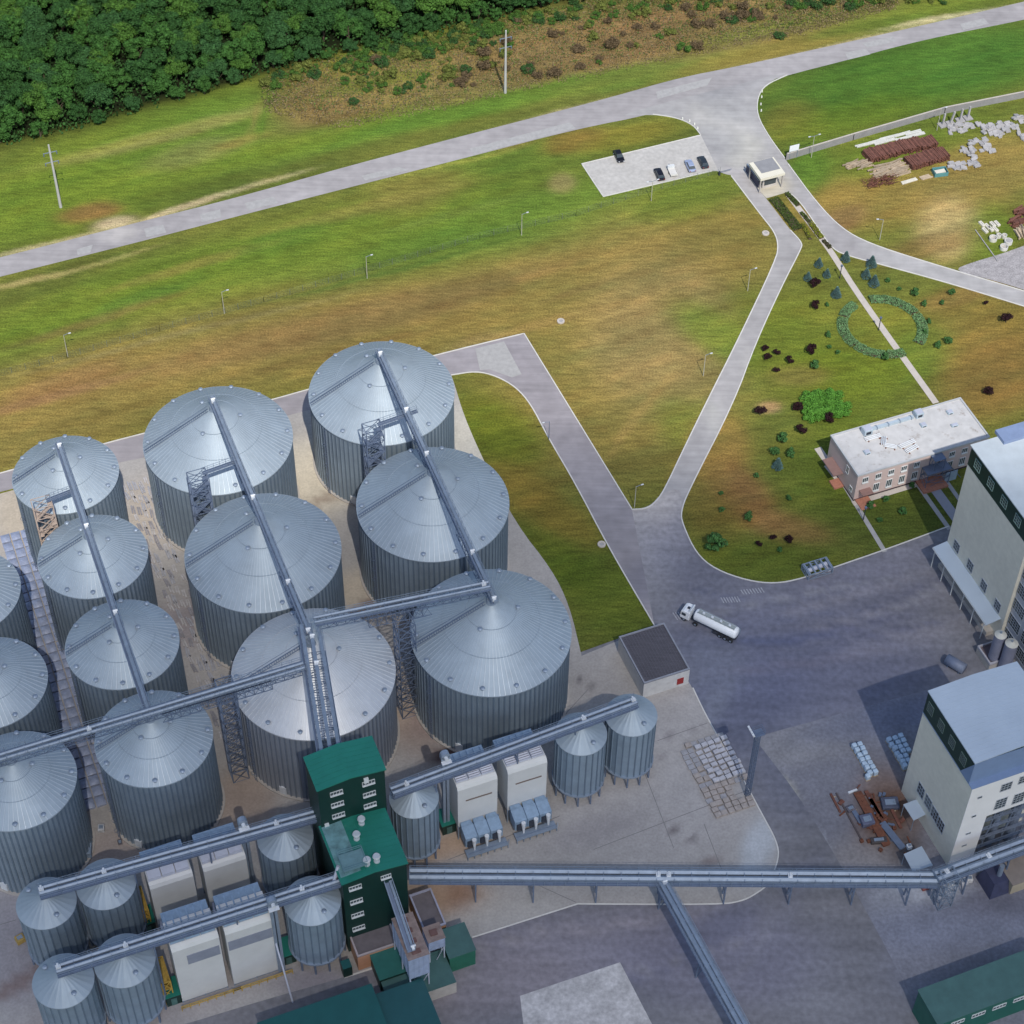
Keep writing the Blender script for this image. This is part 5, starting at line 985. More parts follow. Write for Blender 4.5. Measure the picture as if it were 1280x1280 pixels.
for px, py, h, lb in ((76, 259, 18.5, 'tall pale concrete power pole in the left field below the wood'), (631.5, 116, 18.7, 'tall pale concrete power pole in the brown scrub above the main road')):
    t = thing('power_pole', lb, 'power pole', G(px, py), R(PHI)); b = MB(); b.tube((0, 0, 0), (0, 0, h), .36, 12, .2); b.build('pole', mat('pole_concrete', (.46, .45, .43), .8, var=.1), t)
    for z_ in (h - 2.2, h - 5.0): a = MB(); a.bar((-1.6, 0, z_), (1.6, 0, z_), .14); a.build('crossarm', m_steel, t)
    for z_, x in ((h - 2.2, -1.5), (h - 2.2, 1.5), (h - 5, -1.5), (h - 5, 1.5)): a = MB(); a.tube((x, 0, z_ - .8), (x, 0, z_), .12, 8); a.build('insulator', m_steel2, t)
g = G(934, 995); t = thing('floodlight_mast', 'tall blue-grey lattice floodlight mast beside the slab stacks', 'mast', g, R(PHI)); zt = 20
b = MB(); b.tower(0, 0, .75, .75, 0, zt, 18, .09); b.build('frame', m_steel2, t); b = MB(); b.box(-1.0, 1.0, -.8, .8, zt, zt + .08)
for z_ in (zt + .6, zt + 1.1): b.bar((-1, -.8, z_), (1, -.8, z_), .06); b.bar((-1, .8, z_), (1, .8, z_), .06); b.bar((-1, -.8, z_), (-1, .8, z_), .06); b.bar((1, -.8, z_), (1, .8, z_), .06)
b.build('platform', m_steel2, t)
for i in range(4): b = MB(); b.obox((-1.5, -.9 + i * .6, zt + 1.3), .35, .5, .5, 0, 0, R(-20)); b.build('floodlight', m_light, t)
# ================================================================= VEHICLES
def car(lb, px, py, hd, col, wgn=False):
    t = thing('parked_car', lb, 'car', G(px, py), R(hd), 'cars in the small parking lot'); t.location.z = .05
    m_p = mat('car_paint_%d' % (len(MATS)), col, .3, .2, var=.04); L_ = 4.5; w_ = .9
    sec = [(-2.25, .45, .62, .78), (-2.1, .35, .86, .86), (-1.2, .3, .95, .9), (1.0, .3, .92, .9), (1.9, .32, .80, .86), (2.25, .45, .6, .74)]
    b = MB(); vs = []
    for x, z0, z1, hw in sec: vs += [(x, -hw, z0), (x, hw, z0), (x, hw, z1 - .12), (x, hw - .1, z1), (x, -hw + .1, z1), (x, -hw, z1 - .12)]
    fs = [(6 * i + q, 6 * i + 6 + q, 6 * i + 6 + (q + 1) % 6, 6 * i + (q + 1) % 6) for i in range(5) for q in range(6)] + [tuple(range(6)), tuple(range(35, 29, -1))]; b.add(vs, fs); b.build('body', m_p, t)
    c = MB(); r0, r1 = (-1.9, -1.6) if wgn else (-1.75, -1.2); f0, f1 = 1.05, .35
    c.add([(r0, -.8, .9), (f0, -.8, .9), (f0, .8, .9), (r0, .8, .9), (r1, -.64, 1.42), (f1, -.64, 1.42), (f1, .64, 1.42), (r1, .64, 1.42)], [(0, 3, 2, 1), (4, 5, 6, 7), (0, 1, 5, 4), (1, 2, 6, 5), (2, 3, 7, 6), (3, 0, 4, 7)]); c.build('cabin_glass', m_glass, t)
    c = MB(); c.add([(r1 - .02, -.66, 1.425), (f1 + .02, -.66, 1.425), (f1 + .02, .66, 1.425), (r1 - .02, .66, 1.425), (r1 + .05, -.6, 1.48), (f1 - .05, -.6, 1.48), (f1 - .05, .6, 1.48), (r1 + .05, .6, 1.48)], [(0, 3, 2, 1), (4, 5, 6, 7), (0, 1, 5, 4), (1, 2, 6, 5), (2, 3, 7, 6), (3, 0, 4, 7)]); c.build('roof', m_p, t)
    for x in (-1.4, 1.4):
        for y in (-.84, .84): wl = MB(); wl.tube((x, y - .1, .32), (x, y + .1, .32), .32, 14); q = wl.build('wheel', m_black, t); h = MB(); h.tube((x, y * 1.125, .32), (x, y * 1.14, .32), .18, 10); h.build('rim', m_light, q)
    for y in (-.6, .6):
        l = MB(); l.obox((2.2, y, .6), .12, .3, .14); l.build('headlight', m_light, t); l = MB(); l.obox((-2.22, y, .66), .1, .28, .14); l.build('tail_light', mat('tail_red', (.3, .01, .01), .4), t)
car('black car parked alone at the back of the lot', 773.5, 197.5, -74, (.010, .010, .016)); car('black estate car parked by the front kerb, left of the white trailer', 824, 220, 104, (.012, .012, .02), True)
car('silver-blue saloon parked between the trailer and a dark car', 862.5, 209.5, 104, (.34, .40, .55)); car('dark blue-grey car nearest the gatehouse', 878.5, 205, 105, (.03, .04, .05), True)
t = thing('flatbed_trailer', 'small white flatbed trailer parked between the cars', 'trailer', G(840, 216), R(104), None); b = MB(); b.box(-1.9, 1.6, -.85, .85, .55, .7); b.box(-1.9, -1.8, -.85, .85, .7, 1.0); b.build('bed', mat('trailer_white', (.62, .60, .56), .7), t)
b = MB(); b.box(.9, 1.6, -.85, .85, .702, 1.3); b.build('front_box', m_white, t); b = MB(); b.bar((1.6, 0, .5), (2.8, 0, .5), .12); b.build('drawbar', m_steel2, t)
for y in (-.85, .85): b = MB(); b.tube((-.3, y - .1, .32), (-.3, y + .1, .32), .32, 12); b.build('wheel', m_black, t)
# tanker lorry
a, c = G(853, 769), G(920, 801); mid = (a + c) / 2; d = (a - c); hd = math.atan2(d.y, d.x)
t = thing('tanker_lorry', 'white tanker lorry turning on the dark asphalt yard', 'lorry', (mid.x, mid.y, .035), hd)
wp = mat('lorry_white', (.80, .82, .84), .35, var=.04)
b = MB(); b.box(-6.0, 4.2, -.45, .45, .75, 1.05); b.box(-5.6, -1.2, -1.15, 1.15, .55, .8); b.build('chassis', m_dark, t)
# cab
pr = [(4.0, .8), (6.0, .8), (6.08, 1.6), (5.85, 2.75), (5.3, 3.05), (4.0, 3.1)]; b = MB(); n = len(pr)
b.add([(x, s_ * 1.2, z_) for s_ in (-1, 1) for x, z_ in pr], [tuple(range(n)), tuple(range(2 * n - 1, n - 1, -1))] + [(i, i + n, (i + 1) % n + n, (i + 1) % n) for i in range(n)]); b.build('cab', wp, t, bevel=.1)
b = MB(); b.add([(6.09, -1.05, 1.75), (6.09, 1.05, 1.75), (5.90, 1.05, 2.65), (5.90, -1.05, 2.65), (6.14, -1.05, 1.75), (6.14, 1.05, 1.75), (5.95, 1.05, 2.65), (5.95, -1.05, 2.65)], [(0, 3, 2, 1), (4, 5, 6, 7), (0, 1, 5, 4), (1, 2, 6, 5), (2, 3, 7, 6), (3, 0, 4, 7)]); b.build('windscreen', m_glass, t)
for y in (-1.23, 1.23): b = MB(); b.obox((5.2, y, 2.15), .9, .05, .75); b.build('side_window', m_glass, t)
b = MB(); b.box(4.5, 5.0, -.3, .3, 3.12, 3.2); b.build('roof_hatch', m_dark, t); b = MB(); b.add([(3.9, -1.1, 3.12), (4.5, -1.1, 3.12), (4.5, 1.1, 3.12), (3.9, 1.1, 3.12), (3.9, -1.0, 3.6), (4.0, -1.0, 3.6), (4.0, 1.0, 3.6), (3.9, 1.0, 3.6)], [(0, 3, 2, 1), (4, 5, 6, 7), (0, 1, 5, 4), (1, 2, 6, 5), (2, 3, 7, 6), (3, 0, 4, 7)]); b.build('wind_deflector', wp, t)
b = MB(); b.smooth = True; rr = [(-6.1, .55), (-5.95, 1.05), (-5.7, 1.2), (2.9, 1.2), (3.15, 1.05), (3.3, .55)]; nn = 28
b.add([(x, 1.02 * r_ * math.cos(2 * math.pi * i / nn), 2.3 + r_ * math.sin(2 * math.pi * i / nn)) for x, r_ in rr for i in range(nn)], [(k_ * nn + i, k_ * nn + (i + 1) % nn, (k_ + 1) * nn + (i + 1) % nn, (k_ + 1) * nn + i) for k_ in range(5) for i in range(nn)] + [tuple(range(nn)), tuple(range(6 * nn - 1, 5 * nn - 1, -1))]); b.build('tank', wp, t)
b = MB(); b.box(-5.4, 2.6, -.45, .45, 3.47, 3.53)
for y in (-.5, .5): b.bar((-5.4, y, 3.85), (2.6, y, 3.85), .06); [b.bar((-5.4 + i, y, 3.4), (-5.4 + i, y, 3.85), .05) for i in range(9)]
b.build('catwalk', mat('catwalk_grey', (.36, .39, .38), .6, .2, var=.15), t)
for i in range(4): b = MB(); b.tube((-4.2 + i * 1.9, 0, 3.53), (-4.2 + i * 1.9, 0, 3.72), .28, 12); b.build('hatch', m_light, t)
b = MB(); b.bar((-6.2, -.9, 1), (-6.2, -.9, 3.3), .08); b.bar((-6.2, -.5, 1), (-6.2, -.5, 3.3), .08); [b.bar((-6.2, -.9, 1.2 + i * .35), (-6.2, -.5, 1.2 + i * .35), .05) for i in range(6)]; b.build('ladder', m_steel, t)
for x in (-5.2, -4.0, -2.8, 2.6, 5.1):
    for y in (-1.0, 1.0): b = MB(); b.tube((x, y - .16, .5), (x, y + .16, .5), .5, 18); q = b.build('wheel', m_black, t); h = MB(); h.tube((x, y * 1.17, .5), (x, y * 1.19, .5), .25, 12); h.build('rim', m_steel, q)
for y in (-1.35, 1.35): b = MB(); b.obox((5.9, y, 2.2), .1, .22, .55); b.build('mirror', m_dark, t)
# ================================================================= STACKS, SCRAP
def stack_of(name, lb, cat, px, py, rz, L_, Wd, Ht, n, m_, rnd=.1, group=None, scale=1.):
    t = thing(name, lb, cat, G(px, py), R(rz), group); b = MB(); rows = max(1, int(Ht / .3)); rg = random.Random(int(px * 7 + py))
    for j in range(rows):
        for i in range(n):
            y = -Wd / 2 + Wd * (i + .5) / n + rg.uniform(-rnd, rnd) * .5; x = rg.uniform(-rnd, rnd) * 2
            b.obox((x, y, .15 + j * .3), L_ * rg.uniform(.85, 1.05), Wd / n * .86, .26, rg.uniform(-rnd, rnd) * .4, rg.uniform(-.04, .04), rg.uniform(-rnd, rnd) * .08)
    b.build('planks', m_, t); q = MB(); q.box(-L_ * .3, -L_ * .3 + .2, -Wd / 2, Wd / 2, 0, .05); q.box(L_ * .3, L_ * .3 + .2, -Wd / 2, Wd / 2, 0, .05); q.build('bearers', m_wood, t)
for px, py, L_, Wd, lb in ((1092, 196, 4.2, 4.4, 'rusty formwork stack, faded, at the left end of the long heap'), (1108, 192, 4.0, 4.6, 'rusty formwork stack second from the left in the long heap'), (1125, 187, 4.0, 4.4, 'rusty formwork stack in the middle of the back row'), (1141, 184, 4.0, 4.4, 'rusty formwork stack right of the middle in the back row'), (1158, 182, 3.6, 4.4, 'rusty formwork stack at the right end of the back row'), (1144, 205, 4.2, 4.2, 'dark rusty formwork stack in the front row, left'), (1160, 200, 4.2, 4.4, 'dark rusty formwork stack in the front row, middle'), (1175, 196, 4.0, 3.0, 'dark rusty formwork stack in the front row, right end')):
    stack_of('rusty_stack', lb, 'scrap stack', px, py, PHI + 92, L_, Wd, 1.5, 11, m_rust, .12, 'rusty formwork stacks in the storage yard')
for px, py, L_, Wd, lb in ((1065, 207, 3.2, 1.8, 'small pile of pale timber at the left tip of the yard heap'), (1078, 206, 3.4, 3.0, 'untidy pale timber pile left of the rusty stacks'), (1103, 214, 5, 3.6, 'large untidy pale timber pile in front of the rusty stacks'), (1122, 208, 4.2, 3.6, 'pale timber pile between rusty stacks'), (1124, 216, 4.0, 2.0, 'low tan timber pile in the front of the heap')):
    stack_of('timber_pile', lb, 'timber pile', px, py, PHI + 6, L_, Wd, .8, 9, m_wood, .5, 'timber piles in the storage yard')
t = thing('scrap_mesh', 'brown heap of rusted reinforcing mesh in front of the timber', 'scrap heap', G(1100, 229), R(PHI - 6)); b = MB(); rg = random.Random(3)
for i in range(160): x, y = rg.uniform(-3.6, 3.6), rg.uniform(-1.3, 1.3); b.bar((x, y, rg.uniform(.1, 1.2)), (x + rg.uniform(-2, 2), y + rg.uniform(-1, 1), rg.uniform(.1, 1.2)), .09)
b.build('bars', m_rust, t)
stack_of('white_beam', 'pair of long white concrete beams in front of the rusty heap', 'beam', 1136, 227, PHI + 2, 4.6, 1.0, .5, 2, mat('white_beam', (.66, .62, .52), .8), .05)
stack_of('timber_pile', 'flat tan boards between the white beams and the turquoise skip', 'boards', 1157, 222, PHI + 2, 3.0, 1.4, .3, 4, m_wood, .1)
t = thing('skip', 'turquoise open skip holding a white slab', 'skip', G(1174.5, 217), R(PHI - 10)); b = MB(); b.ring((0, 0), 0, .01, 0, .01, 4); b = MB()
b.box(-1.7, 1.7, -1.2, -1.1, 0, 1.1); b.box(-1.7, 1.7, 1.1, 1.2, 0, 1.1); b.box(-1.7, -1.6, -1.1, 1.1, 0, 1.1); b.box(1.6, 1.7, -1.1, 1.1, 0, 1.1); b.box(-1.6, 1.6, -1.1, 1.1, .0, .15); b.build('shell', mat('turquoise_paint', (.10, .27, .28), .6, var=.15), t); b = MB(); b.obox((0, 0, .6), 2.6, 1.2, .4, .1); b.build('slab', mat('white_beam', (.66, .62, .52), .8), t)
# white rods along the wall
for i, (px, py, L_) in enumerate([(1082, 181, 5.5), (1096, 177, 4.6), (1112, 172, 5.5), (1128, 168, 5), (1142, 166, 4.4), (1106, 177.5, 6), (1138, 171, 8)]):
    lb = ['nearest the left end', 'second from the left end', 'beside the dark gap', 'right of the dark gap', 'at the right end', 'in front of the others on the left', 'longest one, in front on the right'][i]
    stack_of('concrete_pile', 'pale concrete pile lying by the boundary wall, ' + lb, 'pile', px, py, PHI + 1, L_, .9, .4, 2, mat('pale_conc', (.60, .60, .55), .9, var=.15), .1, 'concrete piles along the boundary wall')
for i, (px, py, h) in enumerate([(1178, 157, 14), (1188, 155, 10), (1200, 151, 8), (1209.5, 148, 8)]):
    t = thing('column_footing', 'T-shaped concrete footing by the wall, %s of four' % ['first from the left', 'tilted one, second from the left', 'third from the left', 'rightmost'][i], 'footing', G(px, py), R(PHI), 'concrete footings along the wall'); b = MB(); b.box(-1, 1, -1, 1, 0, .35); b.build('base', m_conc, t, bevel=.03)
    b = MB(); q = .6 if i == 1 else .1; b.bar((0, 0, .3), (q, 0, 3.6), .4); b.build('stub', m_conc, t)
rg = random.Random(12); deb = [(1198, 162, 16, 7), (1216, 158, 12, 4), (1240, 165, 14, 8), (1262, 160, 14, 7), (1272, 150, 8, 5), (1222, 178, 12, 5), (1232, 186, 8, 4), (1210, 192, 9, 8), (1218, 204, 9, 7), (1196, 208, 12, 4), (1240, 190, 4, 3), (1245, 158, 10, 5), (1278, 172, 8, 6)]
k_ = 0; m_db = m_conc
dbm = []
for v_ in range(4):
    b = MB(); r_ = random.Random(v_ + 50)
    s0 = r_.uniform(1.2, 2.2); s1 = r_.uniform(.7, 1.2)
    b.prism([(-s0 / 2, -s1 / 2), (s0 / 2 * .9, -s1 / 2 * 1.1), (s0 / 2, s1 / 2 * .8), (0.1, s1 / 2 * 1.1), (-s0 / 2 * .85, s1 / 2)], 0, r_.uniform(.25, .5)); o = b.build('concrete_slab', m_conc); dbm.append(o.data); bpy.data.objects.remove(o)
for cx, cy, rx, ry in deb:
    for _ in range(int(rx * ry / 6)):
        px = cx + rg.uniform(-rx, rx) * .8; py = cy + rg.uniform(-ry, ry) * .8; g = G(px, py); o = bpy.data.objects.new('concrete_slab', rg.choice(dbm)); COL.objects.link(o); o.location = (g.x, g.y, rg.choice([0, .12, .3])); o.rotation_euler = (rg.uniform(-.3, .3), rg.uniform(-.3, .3), R(PHI + rg.choice([0, 90]) + rg.uniform(-14, 14))); o.scale = (1, 1, 1)
        tag(o, 'broken grey concrete slab dumped in the storage yard right of the rusty stacks', 'concrete slab', 'broken concrete slabs in the storage yard'); k_ += 1
for i, (px, py) in enumerate([(1241, 300), (1260, 304), (1254.5, 311), (1248, 296.5), (1255, 297)]):
    t = thing('well_ring', 'round concrete well ring, %s' % ['leftmost of the group', 'filled one in the middle', 'nearest the track', 'small one at the back left', 'small one at the back right'][i], 'well ring', G(px, py), 0, 'concrete well rings'); b = MB(); r_ = .95 if i < 3 else .6; b.ring((0, 0), r_ - .15, r_, 0, .9, 24); b.build('ring', mat('ring_conc', (.62, .60, .55), .85, var=.1), t)
    b = MB(); b.tube((0, 0, 0), (0, 0, .08 if i != 1 else .85), r_ - .16, 20); b.build('floor', m_conc, t)
for i, (px, py) in enumerate([(1227, 281), (1234, 284), (1240.5, 281.5), (1246, 280.5), (1238, 287), (1244, 287.5), (1231, 289)]):
    t = thing('concrete_block', 'pale concrete block in the rows left of the well rings, %s' % ['back row first', 'back row second', 'back row third', 'back row fourth', 'front row second', 'front row last', 'front row first'][i], 'block', G(px, py), R(PHI + 95), 'pale blocks beside the well rings'); b = MB(); b.box(-.9, .9, -.4, .4, 0, .5); b.build('block', mat('white_beam', (.66, .62, .52), .8), t, bevel=.03); b = MB(); b.box(-.5, .5, -.1, .1, .502, .55); b.build('rib', m_conc, t)
for px, py, lb in ((1272, 278, 'rusty scrap heap at the right edge, upper part'), (1277, 292, 'rusty scrap heap at the right edge, lower part'), (1279, 266, 'dark rusty pile touching the right edge')): stack_of('rusty_stack', lb, 'scrap stack', px, py, PHI + (70 if py > 285 else 10), 3.0, 2.6, 1.0, 7, m_rust if py < 285 else m_wood, .6)
t = thing('cable_pole', 'thin pole lying beside the gravel track', 'pole', G(1233, 312)); b = MB(); a, c = G(1219, 288), G(1247, 327); b.tube(a - G(1233, 312) + Vector((0, 0, .2)), c - G(1233, 312) + Vector((0, 0, .2)), .12, 6); b.build('pole', m_conc, t)
# equipment by the asphalt edge
t = thing('skid_unit', 'grey metal skid frame with tubes on the lawn corner by the kerb', 'machine frame', G(1021, 714), R(PHI)); b = MB(); b.tower(0, 0, 5.4, 3, 0, 1.6, 1, .22)
for i in range(5): b.bar((-2.4 + i * 1.2, -1.5, 1.6), (-2.4 + i * 1.2, 1.5, 1.6), .3)
b.build('frame', m_steel, t); b = MB(); b.tube((-2.4, 0, 1.0), (2.2, .4, 1.0), .5, 12); b.box(2.0, 3.3, -1, .4, 0, .6); b.build('drum', m_louvre, t)
# paving slab stacks
rg = random.Random(4); sm = []
for v_ in range(3):
    b = MB(); 
    for k in range(rg.randint(2, 4)): b.obox((rg.uniform(-.08, .08), rg.uniform(-.08, .08), .15 + k * .28), 1.25, 1.0, .24, rg.uniform(-.08, .08))
    o = b.build('slab_stack', mat('stack_conc_%d' % v_, [(.34, .335, .35), (.42, .415, .44), (.33, .29, .265)][v_], .9, var=.2, scale=1.2, island=.15)); sm.append(o.data); bpy.data.objects.remove(o)
ca = G(865, 935); e_a = (G(905, 925) - ca).normalized() if False else E1
cells = []
for j in range(15):
    for i in range(7):
        x = .3 + i * 1.36 + rg.uniform(-.12, .12); y = -j * 1.14
        if j > 9 and i > 5: continue
        if j in (10, 11, 12) and i > 3: continue
        if j < 1 and i < 1: continue
        cells.append((i, j, x, y))
og = G(850, 936)
for i, j, x, y in cells:
    p = og + E1 * x + E2 * y; dd = (1 < i < 7 and 0 < j < 9)
    o = bpy.data.objects.new('slab_stack', sm[1] if dd else (sm[2] if (j > 8) != (rg.random() < .2) else sm[0])); COL.objects.link(o); o.location = (p.x, p.y, .046); o.rotation_euler = (0, 0, R(PHI + rg.uniform(-5, 5))); o.scale = (.93, .78 if dd else 1.0, rg.uniform(.5, 1.3) if dd else .45)
    tag(o, 'small stack of pale kerb stones in the middle of the slab field' if dd else ('brownish low stack of paving slabs at the near end of the slab field' if j > 8 else 'grey low stack of paving slabs on the border of the slab field'), 'slab stack', 'stacks of paving slabs beside the floodlight mast')
# bag pallets by the mill
first = None; bagm = mat('bag_white', (.44, .55, .66), .7, var=.15, scale=2)
cells = [(1067 + j * 3.2 + i * 7, 936 + j * 5.6 - i * 1.5) for j in range(7) for i in range(2)] + [(1084, 974)] + [(1111 + j * 3.2 + i * 7, 928 + j * 5.6 - i * 2.0) for j in range(7) for i in range(3) if not (i == 2 and j > 3)] + [(1132.5, 985)]
for n_, (px, py) in enumerate(cells):
    if first is None:
        first = thing('bag_pallet', '', 'pallet', G(px, py), R(PHI), 'pallets of white bags beside the mill'); b = MB(); b.obox((0, 0, .85), .95, .92, 1.25); b.build('bag_stack', bagm, first, bevel=.2); b = MB(); b.obox((0, 0, .08), .95, .95, .14); b.build('pallet', m_wood, first); c = first
    else: c = dup(first, G(px + rg.uniform(-.5, .5), py + rg.uniform(-.4, .4)), R(PHI + rg.uniform(-6, 6)), scale=(1, 1, rg.uniform(.8, 1.1)))
    c['label'] = 'pallet of white wrapped bags in the double row by the scrap heap' if n_ < 14 else ('pair of wrapped pallets standing apart at the end of the double row' if n_ == 14 else ('pallet of bluish bags in the block against the mill wall' if n_ < len(cells) - 1 else 'lone wrapped pallet beside the grey awning'))
# scrap by mill
def beam(lb, a, c, w_, h_, m_, name='rusty_beam'):
    p, q = G(*a), G(*c); t = thing(name, lb, 'scrap', p); b = MB(); b.bar(Vector((0, 0, h_ * .6)), q - p + Vector((0, 0, h_ * .6)), w_, h_); b.bar(Vector((0, 0, h_ * 1.15)), q - p + Vector((0, 0, h_ * 1.15)), w_ * 1.2, .05); b.build('beam', m_, t)
    b = MB(); b.bar(Vector((0, 0, .05)) + (q - p) * .2, Vector((.6, .3, .05)) + (q - p) * .2, .2); b.build('chock', m_wood, t)
beam('short rusty pipe lying left in the scrap yard by the mill', (1038, 993), (1050, 1016), .35, .3, m_rust); beam('long thin dark pipe lying in the scrap yard', (1045, 992), (1077, 1051), .25, .25, mat('dark_pipe', (.09, .07, .07), .8)); beam('wide orange rusty girder in the middle of the scrap yard', (1071, 992), (1108, 1058), 1.3, .5, m_rusto)
beam('rusty girder running beside the orange one', (1082, 990), (1110, 1040), .6, .4, m_rust); beam('dark blue-grey girder near the mill wall', (1102, 1030), (1128, 1062), 1.1, .5, m_steel2); beam('short white channel at the top of the scrap yard', (1060, 992), (1071, 988), .35, .3, m_light); beam('brown plank near the grey awning', (1113, 1010), (1126, 1036), .5, .3, m_rust)
beam('brown steel section lying under the girders', (1088, 1000), (1104, 1024), .8, .4, m_rusto); beam('small dark girder left of the orange one', (1064, 1010), (1076, 1030), .7, .35, m_steel2)
for lb, px, py, sx, sy, sz, c_ in (('dark blue machine housing in the scrap yard', 1083, 1028, 2.4, 2.2, 1.2, (.10, .11, .17)), ('dark curved machine part with white fittings at the near end of the scrap', 1098, 1052, 3, 1.2, .7, (.06, .05, .05)), ('grey casting in the scrap yard', 1063, 1012, 1.6, 1.2, .6, (.12, .11, .13)), ('blue-black crate in the scrap yard behind the girders', 1112, 1006, 3.2, 2.4, .9, (.07, .08, .12)), ('dark blue tarpaulin bundle against the mill wall', 1137, 992, 2.0, 2.6, 1.4, (.03, .03, .12)),
        ('small white box beside the pale awning', 1136, 1060, .9, .9, .9, (.6, .62, .65)), ('white bag beside the gallery end', 1188, 1106, 1.2, 1.2, 1.0, (.6, .58, .56)), ('second white bag beside the gallery end', 1204, 1104, 1.5, 1.2, 1.0, (.52, .5, .5)), ('third white bag beside the gallery end', 1211, 1101, 1.1, 1.1, 1.1, (.62, .6, .57)), ('dull red machine part on the gallery end', 1160, 1110, 2.6, .8, .8, (.25, .08, .07)),
        ('small grey cabinet between the left silos', 110, 1066, 1.6, 2.6, 1.8, (.20, .26, .34)), ('small pale bin between the left silos', 127, 1037, 1.2, 1.4, .9, (.45, .46, .48)), ('dark hatch box on the ground between the left silos', 150, 1053, .8, 1.2, .25, (.1, .09, .1)), ('yellow wheeled machine at the left edge', 26, 1176, 1.6, 1.4, 1.2, (.35, .24, .07))):
    t = thing('scrap_item' if 'scrap' in lb else 'equipment_box', lb, 'equipment', G(px, py), R(PHI + random.uniform(-20, 20))); b = MB(); b.box(-sx / 2, sx / 2, -sy / 2, sy / 2, 0, sz); b.build('body', mat('item_%d' % len(MATS), c_, .7, var=.25, scale=1.5), t, bevel=.12)
    b = MB(); b.obox((0, 0, sz + .05), sx * .6, sy * .5, .1); b.tube((sx * .2, 0, sz), (sx * .2, 0, sz + .3), .15, 8); b.build('fitting', m_steel, t)
t = thing('storage_box', 'tan open container at the right edge below the gallery', 'container', G(1262, 1118), R(PHI)); b = MB(); b.box(0, 6, 0, 7, 0, 3.0); b.build('wall', mat('tan_panel', (.40, .34, .24), .85), t); b = MB(); b.box(-.1, 6, -.1, 7.1, 3.003, 3.15); b.build('roof', mat('tan_roof', (.24, .20, .17), .9), t)
t = thing('dark_hopper', 'dark blue hopper shelter beneath the gallery beside the tan container', 'hopper', G(1245, 1108), R(PHI)); b = MB(); b.add([(-2.5, -2, 0), (2.5, -2, 0), (2.5, 3, 0), (-2.5, 3, 0), (-1.5, -1, 3), (1.8, -1, 3), (1.8, 2.4, 3), (-1.5, 2.4, 3)], [(0, 3, 2, 1), (4, 5, 6, 7), (0, 1, 5, 4), (1, 2, 6, 5), (2, 3, 7, 6), (3, 0, 4, 7)]); b.build('shell', mat('navy_sheet', (.045, .05, .10), .7, var=.3), t); b = MB(); b.tube((.3, .5, 3), (.3, .5, 6), .45, 10); b.build('spout', m_steel, t)
rg2 = random.Random(31); cm = []
for v_, (sx, sy, sz, mm) in enumerate([(1.6, .25, .2, m_rusto), (1.1, .7, .35, m_rust), (.8, .5, .4, m_steel2), (2.2, .18, .16, m_rust), (.6, .6, .5, m_rusto), (1.3, .4, .2, m_steel2)]):
    b = MB(); b.obox((0, 0, sz / 2), sx, sy, sz); b.obox((sx * .2, sy * .3, sz), sx * .3, sy * .5, sz * .7, .4); o = b.build('scrap_piece', mm); cm.append(o.data); bpy.data.objects.remove(o)
for _ in range(64):
    px = rg2.gauss(1096, 15); py = 1026 + (px - 1096) * .9 + rg2.gauss(0, 17); px = min(px, 1128 + (py - 1000) * .3)
    if py > 1078 or py < 985: continue
    g = G(px, py); v_ = rg2.randrange(6); o = bpy.data.objects.new('scrap_piece', cm[v_]); COL.objects.link(o); o.location = (g.x, g.y, .04); o.rotation_euler = (0, 0, rg2.uniform(0, 6.28)); tag(o, 'small piece of dark steel scrap lying in the scrap yard beside the mill' if v_ in (2, 5) else 'small rusty offcut lying in the scrap yard beside the mill', 'scrap', 'steel scraps in the yard beside the mill' if v_ in (2, 5) else 'rusty offcuts in the yard beside the mill')
# tarpaulin lane and plank lane
tm = []
for v_ in range(3):
    b = MB(); n_ = 5; rr = random.Random(v_ + 5); vs = []; W_ = 1.85; 
    for j in range(n_):
        for i in range(n_):
            x = -W_ / 2 + W_ * i / (n_ - 1); y = -W_ / 2 + W_ * j / (n_ - 1); e = min(i, j, n_ - 1 - i, n_ - 1 - j); vs.append((x, y, [.46, .72, .76][e] + rr.uniform(-.04, .04)))
    b.smooth = True; b.add(vs, [(j * n_ + i, j * n_ + i + 1, (j + 1) * n_ + i + 1, (j + 1) * n_ + i) for j in range(n_ - 1) for i in range(n_ - 1)]); b.smooth = False
    b.box(-W_ / 2 + .02, W_ / 2 - .02, -W_ / 2 + .02, W_ / 2 - .02, 0, .415); o = b.build('wrapped_bundle', mat('tarp', (.30, .34, .46), .5, 0.1, var=.22, scale=1.3)); tm.append(o.data); bpy.data.objects.remove(o)
ax_ = (G(126, 1010) - G(18, 672)).normalized(); sx_ = Vector((-ax_.y, ax_.x, 0)); st0 = G(20, 672); Lz = (G(126, 1010) - G(18, 672)).length; nn = int(Lz / 2.35)
rg = random.Random(8)
for j in range(nn + 1):
    for i in (-1, 0, 1):
        p = st0 + ax_ * j * 2.35 + sx_ * i * 2.05
        o = bpy.data.objects.new('wrapped_bundle', tm[(i + j) % 3]); COL.objects.link(o); o.location = (p.x, p.y, .046); o.rotation_euler = (0, 0, math.atan2(ax_.y, ax_.x) + rg.uniform(-.04, .04)); o.scale = (1.12, .98, rg.uniform(.75, 1.3))
        tag(o, 'blue-grey tarpaulin wrapped bundle in the three-wide lane between the left silo rows', 'bundle', 'tarpaulin wrapped bundles between the left silo rows')
pm = []
